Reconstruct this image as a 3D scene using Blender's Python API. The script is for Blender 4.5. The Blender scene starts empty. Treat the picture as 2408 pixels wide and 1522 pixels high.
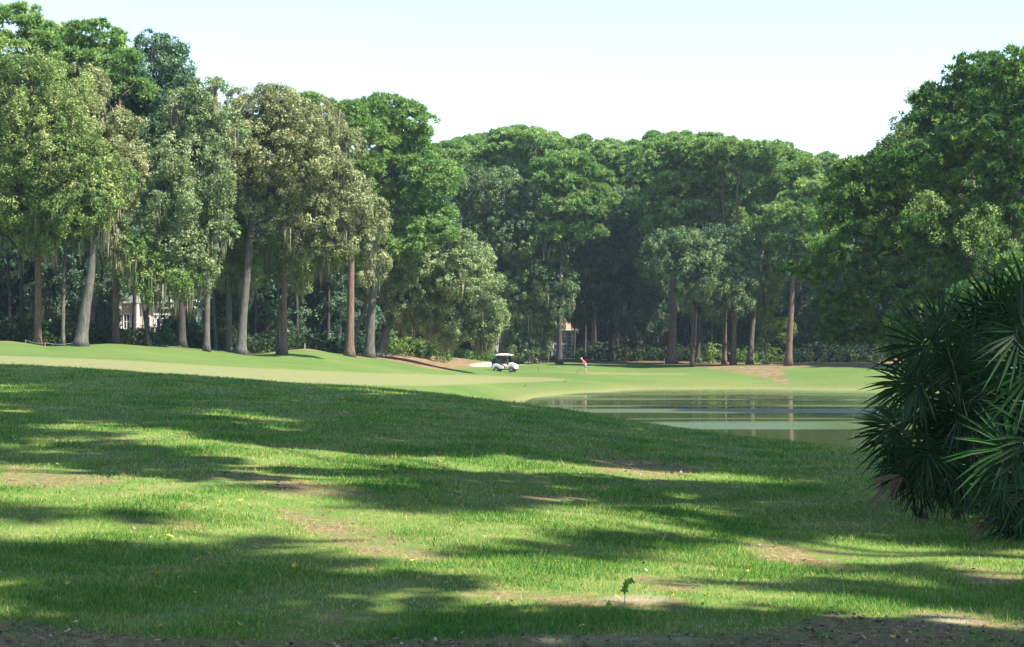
import bpy, math, random
import numpy as np
from mathutils import Vector, Matrix

SC = bpy.context.scene
C = bpy.context.collection
R = math.radians
rng = np.random.default_rng(7)
random.seed(7)

# ------------------------------------------------------------------ camera, sky, sun
F = 4600.0          # focal length in pixels of a 2408 px wide photograph
HV = 790.0          # row of the horizon
EYE = 1.6           # eye height above the lawn at the camera
cam = bpy.data.cameras.new('camera')
co = bpy.data.objects.new('camera', cam); C.objects.link(co)
co.location = (0, 0, EYE); co.rotation_euler = (R(90), 0, 0)
cam.sensor_width = 36.0; cam.lens = 36.0 * F / 2408.0
cam.shift_y = (HV - 761.0) / 2408.0
cam.clip_start = 0.1; cam.clip_end = 5000
SC.camera = co

SUN_EL, SUN_AZ = 49.0, -25.0       # azimuth measured from +X (right) towards +Y (ahead)
sdir = Vector((math.cos(R(SUN_EL)) * math.cos(R(SUN_AZ)), math.cos(R(SUN_EL)) * math.sin(R(SUN_AZ)), math.sin(R(SUN_EL))))
sun = bpy.data.lights.new('sun', 'SUN'); so = bpy.data.objects.new('sun', sun); C.objects.link(so)
sun.energy = 4.8; sun.angle = R(0.5); sun.color = (1.0, 0.93, 0.80)
so.rotation_euler = sdir.to_track_quat('Z', 'Y').to_euler(); so.location = (60, -20, 80)

W = bpy.data.worlds.new('World'); SC.world = W; W.use_nodes = True
wn = W.node_tree.nodes; wl = W.node_tree.links
sky = wn.new('ShaderNodeTexSky'); sky.sky_type = 'NISHITA'; sky.sun_disc = False
sky.sun_elevation = R(SUN_EL); sky.sun_rotation = R(90 - SUN_AZ)
sky.air_density = 1.0; sky.dust_density = 0.3; sky.ozone_density = 1.0
wl.new(sky.outputs[0], wn['Background'].inputs[0]); wn['Background'].inputs[1].default_value = 0.105
SC.view_settings.view_transform = 'Standard'; SC.view_settings.look = 'None'
SC.view_settings.exposure = 1.5; SC.view_settings.gamma = 1.0
try:
    SC.cycles.max_bounces = 6; SC.cycles.diffuse_bounces = 3; SC.cycles.glossy_bounces = 3
    SC.cycles.transmission_bounces = 3; SC.cycles.volume_bounces = 0; SC.cycles.caustics_reflective = False
except Exception:
    pass

# ------------------------------------------------------------------ helpers
def ux(u, y): return (u - 1204.0) * y / F
def vz(v, y): return EYE - (v - HV) * y / F
def P(u, v, y): return Vector((ux(u, y), y, vz(v, y)))
def proj(x, y, z): return 1204 + F * x / np.maximum(y, .01), HV + F * (EYE - z) / np.maximum(y, .01)

def tag(o, label=None, cat=None, group=None, kind=None):
    if label: o['label'] = label
    if cat: o['category'] = cat
    if group: o['group'] = group
    if kind: o['kind'] = kind
    return o

def empty(name, loc, label=None, cat=None, group=None, rz=0):
    o = bpy.data.objects.new(name, None); C.objects.link(o); o.location = loc
    o.rotation_euler = (0, 0, rz); o.empty_display_size = .2
    return tag(o, label, cat, group)

def link(name, me, parent=None, mat=None):
    o = bpy.data.objects.new(name, me); C.objects.link(o)
    if parent: o.parent = parent
    if mat and not me.materials: me.materials.append(mat)
    return o

def copy_tree(o, parent=None):
    c = o.copy(); C.objects.link(c)
    if parent: c.parent = parent
    for ch in o.children: copy_tree(ch, c)
    return c

def soup(name, verts, n, attr=None, smooth=False):
    """mesh of separate n-gons from an (N*n,3) array, attr: dict of per-vertex floats"""
    verts = np.ascontiguousarray(verts, dtype=np.float32).reshape(-1, 3)
    nv = len(verts); nf = nv // n
    me = bpy.data.meshes.new(name)
    me.vertices.add(nv); me.vertices.foreach_set('co', verts.ravel())
    me.loops.add(nv); me.loops.foreach_set('vertex_index', np.arange(nv, dtype=np.int32))
    me.polygons.add(nf); me.polygons.foreach_set('loop_start', np.arange(0, nv, n, dtype=np.int32))
    if smooth: me.polygons.foreach_set('use_smooth', np.ones(nf, dtype=bool))
    me.update(calc_edges=True)
    if attr:
        for k, a in attr.items():
            at = me.attributes.new(k, 'FLOAT', 'POINT'); at.data.foreach_set('value', np.asarray(a, dtype=np.float32))
    return me

class MB:
    """collects verts and faces"""
    def __init__(s): s.v = []; s.f = []
    def add(s, vs, fs):
        b = len(s.v); s.v += [tuple(v) for v in vs]; s.f += [tuple(i + b for i in f) for f in fs]; return s
    def box(s, x0, x1, y0, y1, z0, z1):
        return s.add([(x, y, z) for x in (x0, x1) for y in (y0, y1) for z in (z0, z1)],
                     [(0, 1, 3, 2), (4, 6, 7, 5), (0, 4, 5, 1), (2, 3, 7, 6), (0, 2, 6, 4), (1, 5, 7, 3)])
    def tube(s, pts, rad, seg=8, cap=True):
        pts = [Vector(p) for p in pts]; n = len(pts); vs = []; fs = []
        if not hasattr(rad, '__len__'): rad = [rad] * n
        up = Vector((0, 0, 1)); prev = None
        for i, p in enumerate(pts):
            d = (pts[min(i + 1, n - 1)] - pts[max(i - 1, 0)]).normalized()
            a = prev if prev is not None else (Vector((1, 0, 0)) if abs(d.z) > .9 else up)
            a = (a - d * a.dot(d)).normalized(); prev = a; b = d.cross(a)
            for k in range(seg):
                t = 2 * math.pi * k / seg
                vs.append(p + (a * math.cos(t) + b * math.sin(t)) * rad[i])
        for i in range(n - 1):
            for k in range(seg):
                fs.append((i * seg + k, i * seg + (k + 1) % seg, (i + 1) * seg + (k + 1) % seg, (i + 1) * seg + k))
        if cap:
            fs.append(tuple(range(seg))[::-1]); fs.append(tuple((n - 1) * seg + k for k in range(seg)))
        return s.add(vs, fs)
    def prism(s, prof, y0, y1):
        """closed profile [(x,z)] extruded along y"""
        n = len(prof)
        vs = [(x, y0, z) for x, z in prof] + [(x, y1, z) for x, z in prof]
        fs = [tuple(range(n)), tuple(range(2 * n - 1, n - 1, -1))] + [(i, i + n, (i + 1) % n + n, (i + 1) % n) for i in range(n)]
        return s.add(vs, fs)
    def ball(s, c, r, seg=12, ring=8):
        rx, ry, rz = r if hasattr(r, '__len__') else (r, r, r)
        vs = []; fs = []
        for i in range(ring + 1):
            a = math.pi * i / ring
            for k in range(seg):
                t = 2 * math.pi * k / seg
                vs.append((c[0] + rx * math.sin(a) * math.cos(t), c[1] + ry * math.sin(a) * math.sin(t), c[2] + rz * math.cos(a)))
        for i in range(ring):
            for k in range(seg):
                fs.append((i * seg + k, (i + 1) * seg + k, (i + 1) * seg + (k + 1) % seg, i * seg + (k + 1) % seg))
        return s.add(vs, fs)
    def build(s, name, mat, parent=None, smooth=False, bevel=0, offset=None):
        me = bpy.data.meshes.new(name)
        v = s.v if offset is None else [(a - offset[0], b - offset[1], c - offset[2]) for a, b, c in s.v]
        me.from_pydata(v, [], s.f); me.validate(); me.update()
        if smooth: me.polygons.foreach_set('use_smooth', [True] * len(me.polygons))
        o = link(name, me, parent, mat)
        if bevel:
            m = o.modifiers.new('Bevel', 'BEVEL'); m.width = bevel; m.segments = 2; m.limit_method = 'ANGLE'
        return o

# ------------------------------------------------------------------ materials
def newmat(name):
    m = bpy.data.materials.new(name); m.use_nodes = True
    nt = m.node_tree; b = nt.nodes['Principled BSDF']
    return m, nt, b
def noise(nt, scale, detail=4, rough=.55, vec=None):
    n = nt.nodes.new('ShaderNodeTexNoise'); n.inputs['Scale'].default_value = scale
    n.inputs['Detail'].default_value = detail; n.inputs['Roughness'].default_value = rough
    if vec is not None: nt.links.new(vec, n.inputs['Vector'])
    return n.outputs[0]
def ramp(nt, fac, stops):
    r = nt.nodes.new('ShaderNodeValToRGB'); nt.links.new(fac, r.inputs[0])
    e = r.color_ramp.elements
    while len(e) < len(stops): e.new(.5)
    for k, (p, c) in enumerate(stops): e[k].position = p; e[k].color = (*c, 1) if len(c) == 3 else c
    return r.outputs[0]
def mix(nt, fac, a, b, typ='MIX'):
    m = nt.nodes.new('ShaderNodeMix'); m.data_type = 'RGBA'; m.blend_type = typ
    for sock, val in ((m.inputs[0], fac), (m.inputs[6], a), (m.inputs[7], b)):
        if isinstance(val, bpy.types.NodeSocket): nt.links.new(val, sock)
        elif hasattr(val, '__len__'): sock.default_value = (*val, 1) if len(val) == 3 else val
        else: sock.default_value = val
    return m.outputs[2]
def math_(nt, op, a, b=0.0, c=None, clamp=False):
    m = nt.nodes.new('ShaderNodeMath'); m.operation = op; m.use_clamp = clamp
    for i, val in enumerate((a, b, c)):
        if val is None: continue
        if isinstance(val, bpy.types.NodeSocket): nt.links.new(val, m.inputs[i])
        else: m.inputs[i].default_value = val
    return m.outputs[0]
def geo_pos(nt):
    return nt.nodes.new('ShaderNodeNewGeometry').outputs['Position']
def attr(nt, name):
    a = nt.nodes.new('ShaderNodeAttribute'); a.attribute_name = name; return a.outputs['Fac']
def bump(nt, b, h, strength, dist=.05):
    n = nt.nodes.new('ShaderNodeBump'); n.inputs['Strength'].default_value = strength; n.inputs['Distance'].default_value = dist
    nt.links.new(h, n.inputs['Height']); nt.links.new(n.outputs[0], b.inputs['Normal']); return n
def plain(name, col, rough=.6, metal=0, var=.12, scale=6, bmp=0.0, spec=None):
    m, nt, b = newmat(name)
    n = noise(nt, scale, 5, .6, geo_pos(nt))
    c = mix(nt, n, tuple(x * (1 - var) for x in col), tuple(min(1, x * (1 + var)) for x in col))
    nt.links.new(c, b.inputs['Base Color']); b.inputs['Roughness'].default_value = rough; b.inputs['Metallic'].default_value = metal
    if spec is not None: b.inputs['Specular IOR Level'].default_value = spec
    if bmp: bump(nt, b, noise(nt, scale * 6, 3, .6, geo_pos(nt)), bmp, .01)
    return m
def foliage(name, dark, mid, light, trans=.25, rough=.55, spec=.25, gs=.25):
    m, nt, b = newmat(name)
    p = geo_pos(nt)
    n = noise(nt, gs, 3, .6, p)
    f = math_(nt, 'ADD', math_(nt, 'MULTIPLY', n, .75), math_(nt, 'MULTIPLY', attr(nt, 'rnd'), .45))
    c = ramp(nt, f, [(.28, dark), (.58, mid), (.88, light)])
    nt.links.new(c, b.inputs['Base Color']); b.inputs['Roughness'].default_value = rough
    b.inputs['Specular IOR Level'].default_value = spec
    t = nt.nodes.new('ShaderNodeBsdfTranslucent')
    tc = mix(nt, .5, c, (mid[0] * 1.5, mid[1] * 1.5, mid[2] * .6))
    nt.links.new(tc, t.inputs[0])
    mx = nt.nodes.new('ShaderNodeMixShader'); mx.inputs[0].default_value = trans
    nt.links.new(b.outputs[0], mx.inputs[1]); nt.links.new(t.outputs[0], mx.inputs[2])
    nt.links.new(mx.outputs[0], nt.nodes['Material Output'].inputs[0])
    return m
def bark(name, a, b_, c_, sc=1.0):
    m, nt, b = newmat(name)
    mp = nt.nodes.new('ShaderNodeMapping'); mp.inputs['Scale'].default_value = (5 * sc, 5 * sc, 1.1 * sc)
    nt.links.new(geo_pos(nt), mp.inputs[0])
    n1 = noise(nt, 1.4, 6, .65, mp.outputs[0]); n2 = noise(nt, .5, 3, .5, geo_pos(nt))
    c = ramp(nt, n1, [(.3, a), (.52, b_), (.72, c_)])
    c = mix(nt, math_(nt, 'MULTIPLY', n2, .5), c, tuple(x * 1.25 for x in b_))
    nt.links.new(c, b.inputs['Base Color']); b.inputs['Roughness'].default_value = .9
    bump(nt, b, n1, .9, .08)
    return m

M = {}
M['oak'] = foliage('oak_leaves', (.042, .095, .026), (.145, .225, .060), (.42, .47, .17), trans=.25)
M['oak_tan'] = foliage('tan_oak_leaves', (.080, .105, .042), (.215, .245, .105), (.45, .46, .25), gs=.5, trans=.25)
M['oak_silver'] = foliage('silver_oak_leaves', (.055, .105, .042), (.16, .235, .095), (.42, .48, .24), spec=.35, trans=.25)
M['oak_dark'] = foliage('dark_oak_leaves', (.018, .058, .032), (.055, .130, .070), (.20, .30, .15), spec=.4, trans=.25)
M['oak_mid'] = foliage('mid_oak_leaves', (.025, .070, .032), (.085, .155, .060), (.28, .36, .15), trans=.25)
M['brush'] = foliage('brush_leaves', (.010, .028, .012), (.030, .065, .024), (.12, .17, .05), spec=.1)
M['pine'] = foliage('pine_needles', (.045, .110, .032), (.17, .30, .085), (.45, .58, .20), trans=.32)
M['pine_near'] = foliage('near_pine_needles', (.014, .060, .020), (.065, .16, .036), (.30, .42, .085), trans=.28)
M['shrub'] = foliage('shrub_leaves', (.04, .09, .02), (.11, .20, .045), (.30, .38, .10), gs=.7)
M['hedge'] = foliage('hedge_leaves', (.03, .09, .015), (.075, .18, .03), (.17, .32, .06), gs=.9)
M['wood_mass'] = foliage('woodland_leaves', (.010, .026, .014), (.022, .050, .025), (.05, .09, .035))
M['canopy'] = foliage('canopy_leaves', (.03, .07, .02), (.06, .13, .03), (.12, .22, .05), trans=.02)
M['moss'] = foliage('hanging_moss', (.10, .11, .075), (.20, .20, .135), (.34, .32, .22), trans=.25, rough=.9, spec=.05)
M['bark_pine'] = bark('pine_bark', (.045, .028, .024), (.13, .085, .065), (.26, .17, .12))
M['bark_grey'] = bark('grey_bark', (.032, .032, .028), (.085, .083, .072), (.19, .18, .155))
M['bark_dark'] = bark('dark_bark', (.018, .016, .015), (.045, .038, .034), (.09, .072, .06))

# ------------------------------------------------------------------ terrain height
def Z(v, y): return vz(v, y)
COL = [
 (-500, [(62, Z(845, 62)), (78, .2), (100, Z(850, 100)), (128, Z(825, 128)), (140, Z(812, 140)), (165, 1.0), (240, 1.2), (500, 2)]),
 (0,    [(60, Z(857, 60)), (78, Z(878, 78)), (95, Z(861, 95)), (115, Z(838, 115)), (128, Z(821, 128)), (139, Z(807, 139)), (160, Z(806, 160)), (200, 1.0), (500, 2)]),
 (130,  [(59, Z(862, 59)), (78, Z(883, 78)), (96, Z(866, 96)), (116, Z(842, 116)), (130, Z(827, 130)), (141, Z(814, 141)), (162, Z(812, 162)), (200, 1.0), (500, 2)]),
 (300,  [(57, Z(872, 57)), (78, Z(895, 78)), (98, Z(875, 98)), (118, Z(850, 118)), (134, Z(829, 134)), (147, Z(812, 147)), (168, Z(812, 168)), (200, 1.0), (500, 2)]),
 (450,  [(55, Z(882, 55)), (77, Z(908, 77)), (100, Z(884, 100)), (122, Z(858, 122)), (140, Z(836, 140)), (154, Z(819, 154)), (172, Z(818, 172)), (210, .9), (500, 2)]),
 (600,  [(54, Z(893, 54)), (76, Z(920, 76)), (104, Z(895, 104)), (128, Z(865, 128)), (146, Z(848, 146)), (161, Z(831, 161)), (175, Z(829, 175)), (220, .6), (500, 2)]),
 (725,  [(53, Z(902, 53)), (76, Z(932, 76)), (108, Z(905, 108)), (135, Z(872, 135)), (152, Z(850, 152)), (168, Z(825, 168)), (180, Z(826, 180)), (225, .2), (500, 2)]),
 (830,  [(52, Z(908, 52)), (76, Z(940, 76)), (110, Z(912, 110)), (140, Z(880, 140)), (160, Z(855, 160)), (174, Z(836, 174)), (188, Z(832, 188)), (230, 0), (500, 2)]),
 (950,  [(50, Z(917, 50)), (75, Z(955, 75)), (114, Z(922, 114)), (145, Z(889, 145)), (168, Z(862, 168)), (180, Z(848, 180)), (196, Z(834, 196)), (240, -.3), (500, 2)]),
 (1050, [(49, Z(925, 49)), (74, Z(970, 74)), (118, Z(933, 118)), (150, Z(898, 150)), (178, Z(873, 178)), (192, Z(860, 192)), (208, Z(846, 208)), (225, Z(838, 225)), (260, -.7), (500, 1)]),
 (1190, [(47, Z(942, 47)), (74, -2.3), (105, -2.95), (132, Z(951, 132)), (150, Z(928, 150)), (170, Z(899, 170)), (200, Z(877, 200)), (222, Z(860, 222)), (235, Z(846, 235)), (270, -1), (500, 1)]),
 (1226, [(46.5, Z(946, 46.5)), (74, -2.7), (100, -3.25), (130, -3.3), (141, -3.2), (150, -2.98), (170, Z(900, 170)), (200, Z(877, 200)), (222, Z(860, 222)), (236, Z(847, 236)), (270, -1), (500, 1)]),
 (1300, [(45.5, Z(957, 45.5)), (63, -2.0), (80, -3.4), (95, -3.7), (150, -3.6), (156, -3.22), (164, Z(914, 164)), (180, Z(893, 180)), (200, Z(877, 200)), (222, Z(857, 222)), (236, Z(846, 236)), (270, -1), (500, 1)]),
 (1367, [(45, Z(967, 45)), (62, -2.1), (80, -3.6), (157, -3.6), (164, -3.2), (170, Z(904, 170)), (185, Z(889, 185)), (200, Z(877, 200)), (225, Z(855, 225)), (238, Z(847, 238)), (270, -1), (500, 1)]),
 (1500, [(43, Z(987, 43)), (60, -1.8), (75, -3.6), (170, -3.6), (175, -3.18), (182, Z(902, 182)), (195, Z(886, 195)), (210, Z(872, 210)), (227, Z(858, 227)), (235, Z(851, 235)), (270, -1), (500, 1)]),
 (1800, [(39, Z(1028, 39)), (56, -1.9), (70, -3.6), (170, -3.6), (175, -3.18), (184, Z(903, 184)), (196, Z(885, 196)), (208, Z(868, 208)), (218, Z(858, 218)), (228, Z(853, 228)), (260, -1), (500, 1)]),
 (2050, [(36, Z(1053, 36)), (50, -1.9), (65, -3.6), (166, -3.6), (171, -3.18), (180, Z(897, 180)), (195, Z(874, 195)), (205, Z(862, 205)), (216, Z(857, 216)), (260, -1), (500, 1)]),
 (2090, [(36, Z(1055, 36)), (50, -1.9), (65, -3.6), (162, -3.6), (168, -3.18), (180, Z(897, 180)), (195, Z(874, 195)), (205, Z(862, 205)), (216, Z(857, 216)), (260, -1), (500, 1)]),
 (2150, [(35, Z(1060, 35)), (50, -1.9), (63, -3.6), (106, -3.6), (113, -3.05), (130, -2.5), (180, -2.2), (195, Z(874, 195)), (216, Z(857, 216)), (260, -1), (500, 1)]),
 (2330, [(34.5, Z(1066, 34.5)), (50, -1.9), (62, -3.5), (108, -3.5), (116, -3.0), (130, -2.4), (190, -1.6), (260, -1), (500, 1)]),
 (2900, [(34, Z(1075, 34)), (50, -1.6), (62, -2.6), (108, -2.4), (130, -2.0), (190, -1.4), (260, -1), (500, 1)]),
]
CU = np.array([c[0] for c in COL], float)
YG = np.concatenate([np.arange(-80, 8, 4.0), np.arange(8, 300, .5), np.arange(300, 620, 8.0)])
ZT = []
CR = np.array([c[1][0][0] for c in COL])
for u, kn in COL:
    ys = [-80, 0, 10] + [k[0] for k in kn] + [620]
    zs = [0.2, 0.02, 0.0] + [k[1] for k in kn] + [kn[-1][1] + .5]
    yc, zc = kn[0]
    # the foreground swell: slightly convex from the camera to the crest
    ys[3:3] = [yc * .5]; zs[3:3] = [zc * .5 + .10]
    yf = np.arange(-80, 621, .5); zf = np.interp(yf, ys, zs)
    k = np.ones(9) / 9; zp = np.pad(zf, 4, mode='edge'); zf = np.convolve(zp, k, mode='valid')
    ZT.append(np.interp(YG, yf, zf))
ZT = np.array(ZT)
# smoother interpolation across columns
UG = np.arange(-500, 2901, 20.0)
def smoothcols(T):
    A = np.array([np.interp(UG, CU, T[:, j]) for j in range(T.shape[1])]).T
    k = np.array([1, 2, 3, 2, 1.]); k /= k.sum()
    Ap = np.pad(A, ((2, 2), (0, 0)), mode='edge')
    return sum(k[i] * Ap[i:i + len(UG)] for i in range(5))
ZG = smoothcols(ZT)
CRG = np.interp(UG, CU, CR)
def ground(x, y):
    x = np.asarray(x, float); y = np.asarray(y, float)
    u = np.clip(1204 + F * x / np.maximum(y, 9.0), -500, 2900)
    iu = (u + 500) / 20.0; i0 = np.clip(np.floor(iu).astype(int), 0, len(UG) - 2); fu = iu - i0
    j = np.clip(np.searchsorted(YG, y) - 1, 0, len(YG) - 2); fy = np.clip((y - YG[j]) / (YG[j + 1] - YG[j]), 0, 1)
    z = (ZG[i0, j] * (1 - fu) + ZG[i0 + 1, j] * fu) * (1 - fy) + (ZG[i0, j + 1] * (1 - fu) + ZG[i0 + 1, j + 1] * fu) * fy
    for u0, su, y0, sy, am in ((725, 60, 169, 9, .26), (20, 55, 141, 9, .16), (255, 70, 152, 10, .16), (110, 22, 141, 8, -.10), (430, 60, 150, 10, .08), (600, 45, 163, 9, -.16), (330, 50, 126, 6, .12), (560, 60, 138, 7, .14), (880, 60, 158, 8, .14), (130, 60, 118, 6, .10)):
        z = z + am * np.exp(-((u - u0) / su) ** 2 - ((y - y0) / sy) ** 2)
    z = z + .035 * np.sin(x * .45 + .8 * np.sin(y * .13)) * np.sin(y * .22 + 1) * np.clip((y - 90) / 15, 0, 1) * np.clip((230 - y) / 20, 0, 1) * (z > -2.9)
    w = np.clip(1.2 - y / 60, .15, 1)
    z = z + w * (.022 * np.sin(x * 1.3 + 1.7 * np.sin(y * .55)) + .018 * np.sin(y * 1.15 + x * .4) + .012 * np.sin(x * 3.1 - y * 2.3))
    return z
def gz(x, y): return float(ground(np.array([x]), np.array([y]))[0])

def inpoly(u, v, poly):
    u = np.asarray(u, float); v = np.asarray(v, float); r = np.zeros(u.shape, bool); n = len(poly); j = n - 1
    for i in range(n):
        xi, yi = poly[i]; xj, yj = poly[j]
        c = ((yi > v) != (yj > v)) & (u < (xj - xi) * (v - yi) / ((yj - yi) or 1e-9) + xi)
        r ^= c; j = i
    return r

# ground sheet: warped grid, finer near the camera
rows = [-70, -45, -25, -12, -4, 2, 5, 7]
y = 8.0
while y < 300: rows.append(y); y += max(.10, y * .0062) if y < 62 or y > 84 else y * .012
rows += [310, 325, 345, 370, 410, 470, 560, 620]
rows = np.array(rows)
sx = np.linspace(-1, 1, 441)
sx = np.concatenate([[-6, -3.5, -2.2, -1.5, -1.2, -1.08], sx, [1.08, 1.2, 1.5, 2.2, 3.5, 6]])
wy = 3.5 + .29 * np.maximum(rows, 0)
X = sx[None, :] * wy[:, None]; Yg = np.repeat(rows[:, None], len(sx), 1)
Zg = ground(X, Yg)
nr, nc = X.shape
U, V = proj(X, Yg, Zg)
FAIR = [[(-600, 836), (0, 836), (300, 848), (600, 866), (900, 878), (1150, 884), (1300, 889), (1345, 894), (1270, 898), (1150, 902), (1000, 908), (850, 905), (600, 900), (300, 890), (0, 872), (-600, 850)],
        [(1290, 874), (1380, 875.5), (1560, 878), (1650, 880), (1560, 882), (1380, 880)]]
STRAW = [[(640, 829), (700, 822), (790, 828), (812, 837), (900, 845), (960, 857), (1015, 868), (1055, 871), (1110, 862), (1130, 851), (1170, 846), (1060, 838), (900, 800), (640, 800)],
         [(1205, 852), (1250, 843), (1300, 844), (1345, 850), (1290, 854), (1215, 855)],
         [(1345, 846), (1420, 851), (1540, 856), (1640, 863), (1720, 874), (1780, 884), (1830, 900), (1860, 905), (1850, 888), (1835, 870), (1900, 862), (2060, 860), (2400, 862), (2400, 820), (1345, 820)],
         [(-600, 803), (60, 804), (300, 809), (500, 817), (640, 829), (640, 790), (-600, 790)]]
SAND = [[(1105, 859), (1130, 853), (1160, 850), (1240, 855), (1225, 859), (1170, 862), (1110, 862)]]
DIRT = [[(-100, 1452), (60, 1466), (200, 1482), (330, 1498), (500, 1506), (800, 1509), (1100, 1502), (1250, 1492), (1400, 1498), (1700, 1494), (1850, 1480), (1950, 1440), (2050, 1452), (2200, 1470), (2420, 1466), (2500, 1700), (-100, 1700)],
        [(470, 1120), (560, 1105), (700, 1128), (850, 1150), (880, 1165), (800, 1172), (690, 1162), (560, 1140)],
        [(640, 1195), (740, 1200), (830, 1225), (1000, 1290), (1090, 1318), (1010, 1326), (900, 1310), (780, 1275), (700, 1240)],
        [(1040, 1405), (1150, 1385), (1300, 1400), (1500, 1395), (1620, 1415), (1620, 1440), (1400, 1432), (1150, 1418)],
        [(1500, 1352), (1650, 1372), (1640, 1392), (1490, 1376)], [(1380, 1075), (1560, 1080), (1680, 1108), (1560, 1125), (1400, 1112)],
        [(1210, 1165), (1400, 1160), (1430, 1178), (1240, 1184)], [(1740, 1275), (2010, 1300), (1990, 1345), (1780, 1320)],
        [(2240, 1335), (2410, 1345), (2410, 1385), (2280, 1378)], [(0, 1090), (160, 1105), (300, 1130), (180, 1150), (0, 1140)],
        [(2120, 1435), (2330, 1440), (2340, 1482), (2180, 1478)], [(280, 1218), (480, 1225), (470, 1245), (300, 1240)]]
PALE = [[(1200, 1508), (1290, 1498), (1420, 1494), (1600, 1500), (1760, 1508), (1600, 1512), (1400, 1506), (1280, 1510)],
        [(2130, 1450), (2260, 1450), (2320, 1462), (2230, 1472)], [(1400, 1408), (1520, 1400), (1600, 1408), (1540, 1416), (1430, 1418)]]
def paint(polys, yr, u=U, v=V, yy=Yg):
    m = np.zeros(u.shape)
    for p in polys: m = np.maximum(m, inpoly(u, v, p))
    return m * ((yy > yr[0]) & (yy < yr[1]))
def blur(m, n):
    for _ in range(n):
        p = np.pad(m, 1, mode='edge'); m = (p[1:-1, 1:-1] * 2 + p[:-2, 1:-1] + p[2:, 1:-1] + p[1:-1, :-2] + p[1:-1, 2:]) / 6
    return m
fair = blur(paint(FAIR, (80, 215)), 2); straw = np.maximum(paint(STRAW, (125, 330)), (Yg > 240) * 1.0)
straw = blur(straw, 2) * np.where((U > 1345) & (U < 2100), .8, .92)
sandm = blur(paint(SAND, (150, 260)), 1); dirtm = blur(paint(DIRT, (7, 60)), 4); palem = blur(paint(PALE, (7, 30)), 2)
shore = np.clip(1 - np.abs(Zg + 3.12) / .16, 0, 1) * (Yg > 120)
dry = np.clip(1 - np.abs(Zg + 2.95) / .35, 0, 1) * (Yg > 110) * (U > 1150)
near = (Yg < 66) * 1.0
shaded_litter = np.clip((Yg - np.interp(U, [-500, 0, 300, 450, 600, 725, 830, 950, 1190, 1500, 2050, 2200], [141, 142, 150, 157, 164, 176, 184, 206, 240, 235, 218, 300])) / 3, 0, 1)
vs = np.stack([X, Yg, Zg], -1).reshape(-1, 3)
ii = np.arange(nr * nc).reshape(nr, nc)
quads = np.stack([ii[:-1, :-1], ii[:-1, 1:], ii[1:, 1:], ii[1:, :-1]], -1).reshape(-1, 4)
def gridmesh(name, vs, quads, attrs):
    me = bpy.data.meshes.new(name); me.vertices.add(len(vs)); me.vertices.foreach_set('co', vs.astype(np.float32).ravel())
    me.loops.add(quads.size); me.loops.foreach_set('vertex_index', quads.astype(np.int32).ravel())
    me.polygons.add(len(quads)); me.polygons.foreach_set('loop_start', np.arange(0, quads.size, 4, dtype=np.int32))
    me.polygons.foreach_set('use_smooth', np.ones(len(quads), dtype=bool)); me.update(calc_edges=True)
    for k, a in attrs.items():
        at = me.attributes.new(k, 'FLOAT', 'POINT'); at.data.foreach_set('value', a.astype(np.float32).ravel())
    return me
gm, nt, b = newmat('lawn_ground')
p = geo_pos(nt)
n1 = noise(nt, .35, 5, .6, p); n2 = noise(nt, 2.2, 6, .65, p); n3 = noise(nt, 14, 5, .7, p); n4 = noise(nt, .06, 3, .5, p)
g = ramp(nt, n2, [(.30, (.055, .125, .025)), (.52, (.12, .17, .042)), (.70, (.26, .22, .10))])
g = mix(nt, math_(nt, 'MULTIPLY', n1, .6), g, (.135, .235, .050))
gfar = ramp(nt, math_(nt, 'ADD', math_(nt, 'MULTIPLY', n4, .6), math_(nt, 'MULTIPLY', n1, .4)), [(.35, (.075, .125, .030)), (.5, (.095, .155, .042)), (.68, (.125, .170, .052))])
gfar = mix(nt, math_(nt, 'MULTIPLY', n3, .3), gfar, (.08, .15, .03))
mpg = nt.nodes.new('ShaderNodeMapping'); mpg.inputs['Scale'].default_value = (.25, 1.0, 1); nt.links.new(p, mpg.inputs[0])
n5 = noise(nt, .22, 6, .7, mpg.outputs[0]); n6 = noise(nt, 1.1, 4, .7, p)
gfar = mix(nt, math_(nt, 'MULTIPLY', ramp(nt, n5, [(.48, (0, 0, 0)), (.66, (1, 1, 1))]), .45), gfar, (.165, .17, .06))
gfar = mix(nt, math_(nt, 'MULTIPLY', ramp(nt, n6, [(.5, (0, 0, 0)), (.72, (1, 1, 1))]), .35), gfar, (.06, .115, .022))
c = mix(nt, attr(nt, 'near'), gfar, g)
c = mix(nt, attr(nt, 'fairway'), c, mix(nt, n1, (.185, .185, .085), (.155, .180, .075)))
dc = ramp(nt, n3, [(.3, (.09, .060, .035)), (.55, (.21, .155, .085)), (.75, (.38, .30, .18))])
nd = noise(nt, 5.0, 6, .75, p)
df = math_(nt, 'MULTIPLY', attr(nt, 'dirt'), ramp(nt, math_(nt, 'ADD', math_(nt, 'MULTIPLY', n2, .5), math_(nt, 'MULTIPLY', nd, .5)), [(.42, (0, 0, 0)), (.54, (1, 1, 1))]), clamp=True)
fd = math_(nt, 'MULTIPLY', ramp(nt, n2, [(.60, (0, 0, 0)), (.70, (1, 1, 1))]), attr(nt, 'near'))
c = mix(nt, math_(nt, 'MAXIMUM', df, math_(nt, 'MULTIPLY', fd, .7)), c, dc)
c = mix(nt, math_(nt, 'MULTIPLY', attr(nt, 'pale'), .55), c, (.36, .32, .25))
sc_ = ramp(nt, noise(nt, 1.3, 5, .7, p), [(.3, (.08, .048, .030)), (.5, (.20, .125, .080)), (.7, (.34, .23, .155))])
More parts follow.
